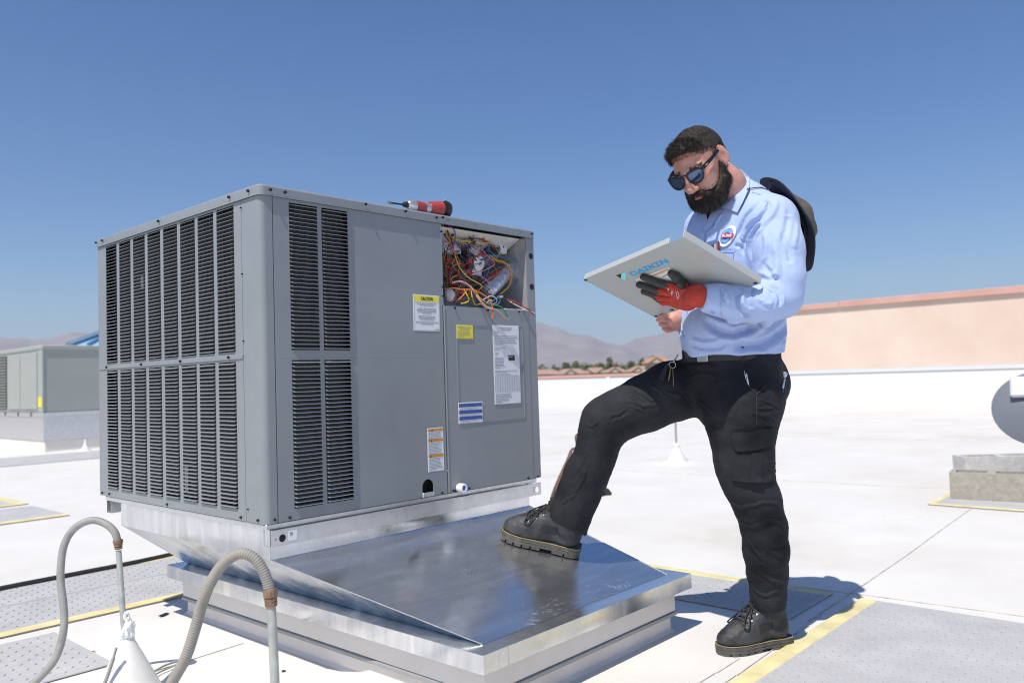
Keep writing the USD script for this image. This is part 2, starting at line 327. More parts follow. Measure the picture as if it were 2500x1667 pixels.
part(tall, 'membrane_base', rbx(WX-.03, WX+.38, -16, 8.48, -.1, .775, .02), M['roofw'])
part(tall, 'flashing', bx(WX-.05, WX+.38, -16, 8.49, .778, .878), M['dishw'])
for i, (ya, yb) in enumerate(((8.5, 5.2), (5.19, .9), (.89, -3.4), (-3.41, -16))):
    dz = [.0, .02, .005, .01][i]
    part(tall, 'coping', cat(rbx(WX-.04, WX+.46, yb, ya, 2.463, 2.545+dz, .012), bx(WX-.055, WX-.041, yb, ya, 2.42, 2.53)), M['coping'])
part(tall, 'coping_joint', rbx(WX-.07, WX-.02, .87, .96, 2.46, 2.6, .01), M['dishw'])

# mountains
def mountains(name, prof, R, depth, seed, az0, az1):
    na, nr = 420, 46; A = np.radians(np.linspace(az0, az1, na)); S = np.linspace(0, 1, nr)
    pa = np.array(prof); H = np.interp(np.degrees(A), pa[::-1, 0] if pa[0, 0] > pa[-1, 0] else pa[:, 0], pa[::-1, 1] if pa[0, 0] > pa[-1, 0] else pa[:, 1])
    V = []
    AA, SS = np.meshgrid(A, S, indexing='ij'); RR = R+depth*SS
    X, Y = CP[0]+RR*np.cos(AA), CP[1]+RR*np.sin(AA)
    crest = R+depth*.62
    env = np.clip(np.where(SS < .62, (SS/.62)**1.35, 1-(SS-.62)/.38*1.1), 0, 1)
    P = np.stack([X/900, Y/900, np.zeros_like(X)], -1)
    rid = 1-np.abs(2*meshkit.fbm(P, 6, seed)-1)
    fine = meshkit.fbm(np.stack([X/260, Y/260, np.zeros_like(X)], -1), 4, seed+9)
    hh = crest*np.tan(np.radians(H))[:, None]
    Z = -6+hh*env*(.66+.34*np.where(SS > .5, 1-(1-rid)*.35, rid))+hh*env*(fine-.5)*.10
    # bring the crest back to the profile seen from the roof
    elev = (Z-CP[2])/RR; mx = elev.max(1)
    Z = -6+(Z+6)*(np.tan(np.radians(H))/np.maximum(mx, 1e-4))[:, None]*(1+.13*(meshkit.fbm(np.stack([np.degrees(A)*.9, 0*A, 0*A], -1), 5, seed)-.5))[:, None]
    V = np.stack([X, Y, Z], -1).reshape(-1, 3); F = []
    for i in range(na-1):
        for j in range(nr-1):
            a = i*nr+j; F += [[a, a+1, a+nr+1], [a, a+nr+1, a+nr]]
    struct(name, trimesh.Trimesh(V, np.array(F), process=False), M['hill'], smooth=True)
mountains('mountain', [(130, 2.2), (100, 3.0), (84, 3.3), (74.5, 3.30), (73.2, 3.28), (72.1, 3.36), (71.2, 3.55), (70.5, 3.62), (69.6, 3.45), (66, 3.6), (60, 3.9), (52, 4.3), (45, 4.2), (41.5, 3.85),
                       (40.1, 3.81), (39.2, 3.5), (37.7, 3.03), (36.6, 2.75), (35.6, 2.30), (34.3, 2.05), (33.3, 1.5), (31, 1.0), (20, .6)], 6200, 4200, 3, 128, 20)
mountains('mountain', [(37, .5), (35.2, 1.5), (34.3, 2.12), (33.3, 2.45), (32.3, 2.62), (31.5, 2.75), (30.6, 3.3), (29, 3.6), (26, 3.2), (20, 2.3), (10, 1.6), (-10, 1.3), (-40, 1.4)], 7200, 4500, 21, 38, -40)

# town: houses and trees beyond the parapet
def polar(az, d): a = math.radians(az); return np.array([CP[0]+d*math.cos(a), CP[1]+d*math.sin(a)])
def house(az, d, w, dep, eave, ridge, label, tile='tile', gables=1):
    c = polar(az, d); t = thing('house', (c[0], c[1], -6.2), label, 'house', 'houses beyond the roof parapet')
    a = math.radians(az); fwd = np.array([math.cos(a), math.sin(a), 0]); rt = np.array([math.sin(a), -math.cos(a), 0]); up = np.array([0, 0, 1.0]); o = np.array([c[0], c[1], 0])
    part(t, 'wall', place(bx(-w/2, w/2, -dep/2, dep/2, -6.3, eave), o, rt, fwd, up), M['house'])
    e = .5; V = np.array([[-w/2-e, -dep/2-e, eave], [w/2+e, -dep/2-e, eave], [w/2+e, dep/2+e, eave], [-w/2-e, dep/2+e, eave], [-w/2+dep*.35, 0, ridge], [w/2-dep*.35, 0, ridge]])
    rf = part(t, 'roof', place(trimesh.convex.convex_hull(V), o, rt, fwd, up), M[tile])
    for g in range(gables):
        gx = (g-(gables-1)/2)*w*.5; gw = 2.3; gh = min(1.7, ridge-eave+.2); y0 = -dep/2-e-.6
        roofp = np.array([[gx-gw-.4, y0, eave-.1], [gx+gw+.4, y0, eave-.1], [gx, y0, eave+gh], [gx-gw-.4, 0, eave-.1], [gx+gw+.4, 0, eave-.1], [gx, 0, eave+gh]])
        gb = part(t, 'gable', place(trimesh.convex.convex_hull(roofp), o, rt, fwd, up), M['gable'])
        inn = roofp.copy(); inn[:3] = [[gx-gw*.62, y0-.12, eave-.05], [gx+gw*.62, y0-.12, eave-.05], [gx, y0-.12, eave+gh*.6]]; inn[3:] = inn[:3]+[0, .3, 0]
        part(gb, 'gable_wall', place(trimesh.convex.convex_hull(inn), o, rt, fwd, up), M['house'])
    for k in (-.33, .0, .33):
        wd = part(t, 'window', place(bx(k*w-.7, k*w+.7, -dep/2-.04, -dep/2+.02, eave-2.1, eave-.9), o, rt, fwd, up), M['gable'])
house(40.6, 300, 22, 12, 1.9, 3.7, 'house with long plain brown tile roof nearest the air conditioner edge', gables=0)
house(38.0, 292, 13, 11, 1.7, 3.6, 'house with gabled brown tile roof left of the white parapet strip', gables=1)
house(36.3, 300, 12, 11, 1.8, 3.8, 'house with two small gables just left of the parapet strip', gables=2)
house(34.9, 296, 9.5, 11, 1.8, 3.7, 'house with gabled tile roof just right of the parapet strip')
house(33.3, 300, 10, 11, 1.8, 3.8, 'house with gabled tile roof nearest the raised thigh')
house(32.0, 255, 9, 9, 4.2, 6.1, 'house with orange tile roof showing above the raised thigh', 'tile2', 1)
def crown(c, r, h, n, seed):
    g = np.random.default_rng(seed); blobs = g.normal(size=(7, 3)); blobs /= np.linalg.norm(blobs, axis=1)[:, None]; blobs *= np.array([r*.55, r*.55, h*.5]); blobs[0] = 0
    b = g.integers(0, 7, n); q = g.normal(size=(n, 3)); q /= np.linalg.norm(q, axis=1)[:, None]; q *= g.uniform(.6, 1, (n, 1))**.5*np.array([r*.55, r*.55, h*.33])
    P = c+blobs[b]+q; U = g.normal(size=(n, 3)); U /= np.linalg.norm(U, axis=1)[:, None]; W = np.cross(U, g.normal(size=(n, 3))); W /= np.linalg.norm(W, axis=1)[:, None]
    s = g.uniform(.25, .5, (n, 1)); V = np.stack([P-U*s, P+W*s*.6, P+U*s, P-W*s*.6], 1).reshape(-1, 3); i = np.arange(n)*4
    return trimesh.Trimesh(V, np.vstack([np.stack([i, i+1, i+2], 1), np.stack([i, i+2, i+3], 1)]), process=False)
trees = [(39.9, 340, 2.2, .75, 'short dark tree nearest the air conditioner corner'), (39.0, 380, 3.2, .95, 'green bushy tree over the long plain roof'), (38.35, 390, 2.8, 1.0, 'green tree left of the tallest roof gable'),
         (37.7, 370, 3.0, 1.1, 'taller green tree rising behind the first gabled house'), (36.9, 400, 3.6, .92, 'wide low green tree between the two gabled houses'), (36.0, 390, 3.2, 1.0, 'rounded green tree left of the tall clipped one'),
         (35.3, 340, 2.4, 1.28, 'tall dark green tree above the white parapet strip'), (33.75, 345, 2.2, 1.22, 'slim green tree left of its taller neighbour by the thigh'), (33.1, 340, 2.0, 1.42, 'tallest slim tree just above the raised thigh'),
         (32.35, 330, 2.3, 1.25, 'green tree directly left of the orange roof')]
for i, (az, d, r, el, lb) in enumerate(trees):
    c = polar(az, d); top = CP[2]+d*math.tan(math.radians(el-.12)); h = 6.5
    t = thing('tree', (c[0], c[1], -6.2), lb, 'tree', 'trees beyond the roof parapet')
    part(t, 'trunk', tube([[c[0], c[1], -6.3], [c[0]+.1, c[1], -2], [c[0], c[1], top-h*.45]], [.35, .28, .14], 7), M['bark'])
    part(t, 'crown', crown(np.array([c[0], c[1], top-h*.5]), r*.85, h*.8, 700, 50+i), M['leaf'])

g = np.random.default_rng(77); nsh = 5200; az_ = g.uniform(30.5, 40.8, nsh); dd_ = g.uniform(395, 450, nsh); ht_ = 6.0+3.8*meshkit.noise(np.stack([az_*5, 0*az_, 0*az_], -1), 5)
pc_ = np.stack([CP[0]+dd_*np.cos(np.radians(az_)), CP[1]+dd_*np.sin(np.radians(az_)), -6.2+(6.2+ht_*.75)*g.random(nsh)**.5], -1); U_s = g.normal(size=(nsh, 3)); U_s /= np.linalg.norm(U_s, axis=1)[:, None]; W_s = np.cross(U_s, g.normal(size=(nsh, 3))); W_s /= np.linalg.norm(W_s, axis=1)[:, None]; sz_ = g.uniform(.5, 1.0, (nsh, 1)); ii = np.arange(nsh)*4
solo('scrub', trimesh.Trimesh(np.stack([pc_-U_s*sz_, pc_+W_s*sz_*.7, pc_+U_s*sz_, pc_-W_s*sz_*.7], 1).reshape(-1, 3), np.vstack([np.stack([ii, ii+1, ii+2], 1), np.stack([ii, ii+2, ii+3], 1)]), process=False), M['leaf'], 'low far-off line of green scrub behind the houses', 'scrub', kind='stuff')
# brown fascia and blue skylight on the far part of the roof, left
bf = at(0, 846, t=40.0); c1 = at(100, 845, t=40.0)
tb = thing('roof_wall', (3, 34, 0), 'far dark brown parapet edge above the grey-green air conditioner', 'wall', 'walls edging the roof')
part(tb, 'wall_face', bx(-14, 8.2, 33, 33.5, 0, bf[2]-.22), M['house']); part(tb, 'fascia', bx(-14, 8.3, 32.93, 33.6, bf[2]-.215, bf[2]), M['brown'])
sk = thing('skylight', (11, 28, 0), 'pale blue pyramid skylight with dark blue ribs behind the grey air conditioner', 'skylight')
a0 = at(112, 843, t=26.0); ap = at(330, 786, t=28.5); a1 = at(560, 843, t=26.0); b0 = at(150, 842, t=23.6)
zb = a0[2]
fw2 = np.array([CF[0], CF[1], 0])/np.linalg.norm(CF[:2]); rt2 = np.array([fw2[1], -fw2[0], 0])
cc = np.array([ap[0], ap[1], 0]); hw = abs(np.dot(a0-ap, rt2))
base = [cc-rt2*hw-fw2*hw*.7, cc+rt2*hw-fw2*hw*.7, cc+rt2*hw+fw2*hw*.7, cc-rt2*hw+fw2*hw*.7]
top = cc+[0, 0, ap[2]]
part(sk, 'kerb', trimesh.convex.convex_hull(np.array([q+[0, 0, zz] for q in base for zz in (0, zb)])), M['bluerib'])
for i in range(4):
    p, q = base[i]+[0, 0, zb+.01], base[(i+1) % 4]+[0, 0, zb+.01]; n = 5
    for k in range(n):
        s0, s1 = k/n, (k+1)/n
        pane = trimesh.Trimesh(np.array([p+(q-p)*s0, p+(q-p)*s1, top+(p+(q-p)*s1-top)*.12, top+(p+(q-p)*s0-top)*.12]), [[0, 1, 2], [0, 2, 3]], process=False)
        part(sk, 'pane', pane, M['bluegl'])
        part(sk, 'rib', tube([p+(q-p)*s0+[0, 0, .04], top+(p+(q-p)*s0-top)*.1+[0, 0, .04]], .07 if k else .13, 6), M['bluerib'])

# ------------------------------------------------------------------ walkway pads
def lugs(x0, x1, y0, y1, z, p=.034, keep=None, rot=0.):
    V, F = [], []; nx, ny = int((x1-x0)/p), int((y1-y0)/p); base = np.array([[-.011, 0], [0, -.0035], [.011, 0], [0, .0035]])
    for i in range(nx):
        for j in range(ny):
            c = np.array([x0+(i+.5)*p, y0+(j+.5)*p])
            if keep is not None and not keep(c): continue
            a = math.pi/4 if (i+j) % 2 else -math.pi/4
            R = np.array([[math.cos(a), -math.sin(a)], [math.sin(a), math.cos(a)]]); b = c+base@R.T; k = len(V)
            V += [[*q, z] for q in b]+[[*(c+(q-c)*.45), z+.0035] for q in b]
            for s in range(4): F += [[k+s, k+(s+1) % 4, k+4+(s+1) % 4], [k+s, k+4+(s+1) % 4, k+4+s]]
            F += [[k+4, k+5, k+6], [k+4, k+6, k+7]]
    return trimesh.Trimesh(np.array(V), np.array(F), process=False)
def pad(label, x0, x1, y0, y1, yel=(), cuts=None, z=.002, fine=True):
    c = ((x0+x1)/2, (y0+y1)/2, 0); t = thing('walkway_pad', c, label, 'walkway pad', 'grey walkway pads on the roof')
    part(t, 'mat', rbx(x0, x1, y0, y1, z, z+.008, .003), M['pad'])
    for (a, b, c_, d) in yel: part(t, 'yellow_edge', rbx(a, b, c_, d, z+.0005, z+.0095, .003), M['yellow'])
    if fine:
        def keep(q): return not any(a-.01 <= q[0] <= b+.01 and c_-.01 <= q[1] <= d+.01 for a, b, c_, d in yel)
        part(t, 'tread', lugs(x0+.01, x1-.01, y0+.01, y1-.01, z+.0075, keep=keep), M['padln'], kind='stuff')
    return t
pad('long grey pad edged yellow on its far side, beside the black cable', -1.2, 1.1, 1.80, 2.20, yel=[(-1.2, 1.1, 2.14, 2.20)])
pad('long grey pad edged yellow on its near side, behind the left conduit', -1.2, 1.1, 1.31, 1.785, yel=[(-1.2, 1.1, 1.31, 1.37)])
pad('grey pad with rounded corner at the lower left, under the left conduit loop', -1.0, -.185, .655, 1.205)
pad('far grey pad with yellow near edge at the left, before the other air conditioner', -.6, .955, 4.33, 5.15, yel=[(-.6, .955, 4.33, 4.42)], fine=False)
pad('farthest grey pad with yellow rim at the left frame edge', -.6, .985, 5.33, 6.1, yel=[(-.6, .985, 5.33, 5.41), (.9, .985, 5.41, 6.1)], fine=False)
pad('large pale grey pad with broad yellow border, lower right corner', .3, 1.985, -2.3, -1.04, yel=[(.3, 1.985, -1.105, -1.04)])
pad('shaded grey pad with yellow far edge behind the standing boot', 1.575, 2.005, -.925, .25, yel=[(1.945, 2.005, -.925, .25)])
pad('grey pad with yellow edges under the concrete blocks', 4.46, 5.06, -1.9, -.62, yel=[(4.46, 4.50, -1.9, -.62), (4.5, 5.06, -.655, -.62)], fine=False)
pad('faded grey pad in front of the grey-green air conditioner', -4, 6.5, 9.5, 11.0, fine=False)
# black cable beside the pads
cbl = [at(-160, 1472, z=.022), at(0, 1435, z=.022), at(200, 1396, z=.022), at(394, 1357, z=.022), (1.6, 2.36, .022), (3.5, 2.5, .022)]
solo('cable', tube(catmull(cbl, 10), .0095, 10), M['black'], 'black rubber cable lying across the roof beyond the grey pads', 'cable', smooth=True)

# ------------------------------------------------------------------ roof curb and sheet-metal adapter
FX0, FX1, FY0, FY1, FZ = .205, 1.27, -.703, 1.10, .20
curb = thing('roof_curb', ((FX0+FX1)/2, .2, 0), 'tan painted roof curb with membrane foot, under the shiny sheet metal adapter', 'roof curb')
i1 = .042
part(curb, 'upper_wall', rbx(FX0+i1, FX1-i1, FY0+i1, FY1-i1, .072, .19, .004), M['curb'])
part(curb, 'drip_strip', rbx(FX0+i1-.004, FX1-i1+.004, FY0+i1-.004, FY1-i1+.004, .058, .0715, .002), M['curbgap'])
j1 = .055
j2 = j1-.014
low_ = cat(rbx(FX0+j1, FX1-j1, FY0+j1, FY1-j1, -.01, .0575, .003), trimesh.convex.convex_hull(np.array([[x, y, .012] for x in (FX0+j1-.0005, FX1-j1+.0005) for y in (FY0+j1-.0005, FY1-j1+.0005)]+[[x, y, -.005] for x in (FX0+j2, FX1-j2) for y in (FY0+j2, FY1-j2)])))
part(curb, 'membrane_foot', low_, mat('curb_foot', (.74, .68, .63), .6, var=.06, vscale=6., bump=.1, bscale=18., bdist=.004))

ad = thing('curb_adapter', (.7, .2, .2), 'shiny galvanized sheet metal adapter sloping out from under the open air conditioner', 'curb adapter')
# flange: top rim with hanging lip
rim = [rbx(FX0, FX1, FY0, FY0+.064, FZ-.0015, FZ, .0004), rbx(FX0, FX1, FY1-.05, FY1, FZ-.0015, FZ, .0004), rbx(FX0, FX0+.064, FY0+.0642, FY1-.0502, FZ-.0015, FZ, .0004), rbx(FX1-.06, FX1, FY0+.0642, FY1-.0502, FZ-.0015, FZ, .0004)]
part(ad, 'flange', cat(*rim), M['steel'])
LZ = .150
part(ad, 'lip', rbx(FX0, FX1, FY0-.0015, FY0, LZ, FZ+.001, .0004), M['steel']); part(ad, 'lip', rbx(FX0, FX1, FY1, FY1+.0015, LZ, FZ+.001, .0004), M['steel'])
part(ad, 'lip', rbx(FX0-.0015, FX0, FY0-.0015, FY1+.0015, LZ, FZ+.001, .0004), M['steel']); part(ad, 'lip', rbx(FX1, FX1+.0015, FY0-.0015, FY1+.0015, LZ, FZ+.001, .0004), M['steel'])
for x in (.262, .30): part(ad, 'lip_joint', bx(x, x+.0012, FY0-.0026, FY0-.0016, LZ, FZ-.001), M['seam'])
# transition: upper collar box, sloping sides, each side a sheet
PX0, PX1, PY0, PY1, PZ0, PZ1 = .012, 1.205, -.004, 1.075, .394, .434
IX0, IX1, IY0, IY1 = FX0+.062, FX1-.058, FY0+.0625, FY1-.045
def quadsheet(a, b, c, d, n=24, bulge=0., seed=0):
    S, T = np.meshgrid(np.linspace(0, 1, n+1), np.linspace(0, 1, n+1), indexing='ij'); a, b, c, d = map(np.array, (a, b, c, d))
    V = (a*(1-S)[..., None]+b*S[..., None])*(1-T)[..., None]+(d*(1-S)[..., None]+c*S[..., None])*T[..., None]
    nn = np.cross(b-a, d-a); nn = nn/np.linalg.norm(nn)
    w = 16*S*(1-S)*T*(1-T)
    V = V+nn*(bulge*w)[..., None]+nn*(w**.5*.004*(meshkit.fbm(V*3.1, 3, seed)-.5))[..., None]
    V = V.reshape(-1, 3); F = []
    for i in range(n):
        for j in range(n): k = i*(n+1)+j; F += [[k, k+n+1, k+n+2], [k, k+n+2, k+1]]
    return trimesh.Trimesh(V, np.array(F), process=False)
part(ad, 'slope_sheet', quadsheet([IX0, IY0, FZ+.0005], [IX1, IY0, FZ+.0005], [PX1, PY0, PZ0], [PX0, PY0, PZ0], 40, -.006, 3), M['steel'], smooth=True, label='broad sloping metal sheet under the raised boot')
part(ad, 'side_sheet', quadsheet([IX0, IY1, FZ+.0005], [IX0, IY0, FZ+.0005], [PX0, PY0, PZ0], [PX0, PY1, PZ0], 30, .0, 5), M['steel'], smooth=True)
part(ad, 'side_sheet', quadsheet([IX1, IY0, FZ+.0005], [IX1, IY1, FZ+.0005], [PX1, PY1, PZ0], [PX1, PY0, PZ0], 12, 0., 6), M['steel'], smooth=True)
part(ad, 'back_sheet', quadsheet([IX1, IY1, FZ+.0005], [IX0, IY1, FZ+.0005], [PX0, PY1, PZ0], [PX1, PY1, PZ0], 12, 0., 7), M['steel'], smooth=True)
part(ad, 'collar', quadsheet([PX0, PY0, PZ0], [PX1, PY0, PZ0], [PX1, PY0, PZ1], [PX0, PY0, PZ1], 12, .001, 8), M['steel'], smooth=True)
part(ad, 'collar', quadsheet([PX0, PY1, PZ0], [PX0, PY0, PZ0], [PX0, PY0, .484], [PX0, PY1, .484], 12, .002, 9), M['steel'], smooth=True)
part(ad, 'collar', cat(bx(PX1-.002, PX1, PY0+.001, PY1, PZ0, .484), bx(PX0+.001, PX1, PY1-.002, PY1, PZ0, .484)), M['steel'])
# silvery weld / sealant beads along the folded corners
def bead(p, q, r, seed, n=70):
    g = np.random.default_rng(seed); s = np.linspace(0, 1, n)[:, None]; P = np.array(p)+(np.array(q)-np.array(p))*s+g.normal(size=(n, 3))*r*.25
    return tube(P, r*(.75+.6*g.random(n)), 6)
part(ad, 'bead', tube([[IX0, IY0, FZ+.001], [PX0, PY0, PZ0]], .0017, 8), M['silver']); part(ad, 'bead', bead([PX0-.001, PY0-.001, PZ0], [PX0-.001, PY0-.001, PZ1], .0016, 2, 12), M['silver'])
part(ad, 'bead', tube([[IX1, IY0, FZ+.001], [PX1, PY0, PZ0]], .0012, 8), M['silver'])
# dried sealant smears on the slope
sl_o = np.array([IX0, IY0, FZ+.0005]); SLA = (np.array([0, PY0, PZ0]), np.cross([1., 0, 0], [0, PY0-IY0, PZ0-FZ-.0005]))
def slope_pt(px, py): return at(px, py, pl=SLA)
sm = []
g = np.random.default_rng(11)
for (cx, cy, n, dx, dy, ang, ln) in ((1465, 1450, 26, 70, 26, .7, 20), (1300, 1520, 18, 30, 22, .6, 22), (1510, 1430, 16, 30, 12, .3, 14), (1150, 1390, 16, 30, 14, 1.5, 16), (1235, 1385, 9, 15, 10, 1.3, 11), (1345, 1480, 16, 30, 24, .8, 16)):
    for k in range(n):
        x, y = cx+g.normal()*dx*.5, cy+g.normal()*dy*.5; a = ang+g.normal()*.25; l = ln*(.4+g.random())
        P = [slope_pt(x+math.cos(a)*l*s, y-math.sin(a)*l*s*.6+math.sin(s*5)*2)+[0, 0, .0003] for s in np.linspace(-.5, .5, 6)]
        sm.append(tube(P, .00015+.0004*g.random(), 4))
for k in range(60):
    q = slope_pt(1180+g.normal()*130, 1430+g.normal()*55)
    if IX0 < q[0] < IX1 and IY0 < q[1] < PY0: sm.append(disc(q, [0, -.3, .95], .0006+.0009*g.random(), .0005, 6))
part(ad, 'sealant_smear', cat(*sm), M['grease'], kind='stuff')

# ------------------------------------------------------------------ the rooftop air conditioner
W, D, H0, H1 = 1.295, 1.254, .5, 1.54
ac = thing('rooftop_air_conditioner', (W/2, D/2, H0), 'big open grey rooftop air conditioner with louvred sides and exposed wiring', 'air conditioner', 'rooftop air conditioners')
U = M['unit']; CZ = 1.507
def chamferbox(x0, x1, y0, y1, z0, z1, r):  # box with rounded vertical corners
    p = sbox(x0+r, y0+r, x1-r, y1-r).buffer(r, quad_segs=5); g_ = trimesh.creation.extrude_polygon(p, z1-z0, engine='earcut'); g_.apply_translation([0, 0, z0]); return g_
capo = cat(chamferbox(-.006, W+.004, -.006, D+.004, 1.533, H1, .022))
def ring(x0, x1, y0, y1, z0, z1, r, th):
    p = sbox(x0+r, y0+r, x1-r, y1-r).buffer(r, quad_segs=5); q = p.buffer(-th); g_ = trimesh.creation.extrude_polygon(p.difference(q), z1-z0, engine='earcut'); g_.apply_translation([0, 0, z0]); return g_
part(ac, 'top_cap', cat(trimesh.convex.convex_hull(np.vstack([chamferbox(-.006, W+.004, -.006, D+.004, 1.526, 1.534, .022).vertices, chamferbox(-.001, W-.001, -.001, D-.001, 1.534, H1, .02).vertices])), ring(-.006, W+.004, -.006, D+.004, CZ, 1.526, .022, .003)), U, smooth=35)
part(ac, 'cap_hem', ring(-.0075, W+.0055, -.0075, D+.0055, CZ-.001, CZ+.004, .0235, .004), U, smooth=35)
# corner posts
def post(cx, cy, sx, sy, ly, lx, r=.02):
    """L-shaped post with a rounded edge at the corner (cx, cy); legs run sx along x, sy along y"""
    p = sbox(0, 0, lx, ly).difference(sbox(.003, .003, 2, 2)); full = sbox(0, 0, lx, ly)
    rd = full.buffer(0); rr = sbox(r, 0, lx, ly).union(sbox(0, r, lx, ly)).union(Point(r, r).buffer(r, quad_segs=6)); inn = rr.intersection(rr.buffer(-.003).buffer(0)); 
    shell = rr.difference(sbox(r, .003, 2, 2).union(sbox(.003, r, 2, 2)).union(Point(r, r).buffer(r-.003, quad_segs=6)))
    g_ = trimesh.creation.extrude_polygon(shell, 1.506-H0, engine='earcut'); v = g_.vertices; g_.vertices = np.stack([cx+sx*v[:, 0], cy+sy*v[:, 1], v[:, 2]+H0], 1)
    if sx*sy < 0: g_.invert()
    return g_
part(ac, 'corner_post', post(0, 0, 1, 1, .1095, .0425), U, smooth=35)
part(ac, 'corner_post', post(W, 0, -1, 1, .08, .0545, .008), U, smooth=35)
part(ac, 'corner_post', post(0, D, 1, -1, .012, .05, .008), U, smooth=35)
part(ac, 'corner_post', post(W, D, -1, -1, .05, .05, .01), U, smooth=35)
for z in (1.4306, 1.30): part(ac, 'knockout', disc([1.2703, .0005, z], [0, -1, 0], .0135, .0012, 20), M['screw'])
part(ac, 'back_panel', cat(bx(.05, W-.05, D-.004, D-.001, H0, 1.506), bx(W-.004, W-.001, .081, D-.051, H0, 1.506)), U)
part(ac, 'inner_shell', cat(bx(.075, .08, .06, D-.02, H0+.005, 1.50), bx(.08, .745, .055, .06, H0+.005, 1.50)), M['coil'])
part(ac, 'base_pan', rbx(.004, W-.03, .003, D-.05, .482, .4995, .002), M['galv'])
# louvred panels: a stamped sheet of bands with a column of louvres in every opening
nlou = [0]; loustuff = []
def louvre(c, along, out, half, pitch, owner):
    """one fin: c = centre of its inner edge, dropping as it comes out"""
    a = np.array(along); o = np.array(out); z = np.array([0, 0, 1.0]); o1 = .0085; dz = .0036; th = .0013
    V = []
    for (s, h, e) in ((0, half, 0), (1, half-.0035, 1)):
        for sgn in (-1, 1):
            for k in (0, 1): V.append(np.array(c)+a*sgn*h+o*(o1*s-.001)+z*(-dz*s+(k-.5)*th-.0005*0))
    mesh = trimesh.convex.convex_hull(np.array(V)); nlou[0] += 1
    if nlou[0] <= 300: part(owner, 'louvre', mesh, U)
    else: loustuff.append((owner, mesh))
def guard(name, cols, z0, z1, n, lo, hi, zl, zh, axis, outn):
    """sheet from lo..hi along axis and zl..zh with openings cols x (z0..z1)"""
    A = np.array([1., 0, 0]) if axis == 'x' else np.array([0, 1., 0]); O = np.array(outn, float)
    def slab(a, b, c, d):
        return bx(a, b, 0.0, .003, c, d) if axis == 'x' else bx(0.0, .003, a, b, c, d)
    ed = sorted(cols); bars = [slab(lo, hi, zl, z0), slab(lo, hi, z1, zh), slab(lo, ed[0][0], z0, z1), slab(ed[-1][1], hi, z0, z1)]
    for p, q in zip(ed[:-1], ed[1:]): bars.append(slab(p[1], q[0], z0, z1))
    g_ = part(ac, name, cat(*bars), U); pitch = (z1-z0)/n
    for c in (ed if axis == 'x' else ed):
        for k in range(n):
            ctr = A*((c[0]+c[1])/2)+O*.0+np.array([0, 0, z0+(k+.62)*pitch]); louvre(ctr, A, O, (c[1]-c[0])/2+.0005, pitch, g_)
    return g_
RC = [(.1022, .2078), (.2235, .3280)]
g_side = guard('service_panel', RC, 1.0285, 1.4955, 36, .0452, .7525, 1.003, 1.5058, 'x', (0, -1, 0))
# the same panel continues below: second group of openings, arched hole left open at its foot
ed = RC; lowp = Polygon([(.0452, .5005), (.7525, .5005), (.7525, 1.0028), (.0452, 1.0028)])
for c in ed: lowp = lowp.difference(sbox(c[0], .535, c[1], .997))
arch = sbox(.6295, .5, .6835, .5365).union(Point(.6565, .5365).buffer(.027, quad_segs=8)); lowp = lowp.difference(arch)
lw = trimesh.creation.extrude_polygon(lowp, .003, engine='earcut'); v = lw.vertices.copy(); lw.vertices = np.stack([v[:, 0], .003-v[:, 2], v[:, 1]], 1)
g_low = part(ac, 'service_panel', lw, U)
for c in ed:
    for k in range(35): louvre(np.array([(c[0]+c[1])/2, 0, .535+(k+.62)*(.462/35)]), (1., 0, 0), (0, -1., 0), (c[1]-c[0])/2+.0005, .0132, g_low)
part(ac, 'arch_sill', rbx(.6285, .6845, -.004, .004, .5005, .5165, .002), M['galv'])
LC = [(.157, .2685), (.2894, .3975), (.417, .5257), (.5475, .657), (.680, .786), (.8077, .912), (.9347, 1.0393), (1.0632, 1.1675)]
guard('coil_guard', LC, 1.0300, 1.4990, 36, .1115, 1.2415, 1.0135, 1.5058, 'y', (-1, 0, 0))
guard('coil_guard', LC, .5345, .9985, 36, .1115, 1.2415, .5005, 1.0105, 'y', (-1, 0, 0))
part(ac, 'guard_rail', rbx(-.004, .002, .1115, 1.2415, 1.0048, 1.0220, .002), U)
for o_ in sorted({x[0] for x in loustuff}): part(o_, 'louvre_row', cat(*[x[1] for x in loustuff if x[0] == o_]), U, kind='stuff')
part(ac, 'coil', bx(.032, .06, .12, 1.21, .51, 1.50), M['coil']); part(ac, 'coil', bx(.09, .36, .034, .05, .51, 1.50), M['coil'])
# white wrap scraps / glints seen through the guard
for (yy, zz, h) in ((.90, 1.33, .05), (.56, .60, .09), (.60, .58, .05), (.38, 1.30, .0)):
    if h: part(ac, 'coil_scrap', bx(.028, .0315, yy-.012, yy+.012, zz-h/2, zz+h/2), M['unit_in'])
# dark joint between corner post and panel, panel seams
part(ac, 'panel_gap', cat(bx(.0426, .0451, .004, .012, H0, 1.506), bx(.7526, .7565, .004, .012, H0, 1.506), bx(.004, .012, .1096, .1114, H0, 1.506)), M['dark'])
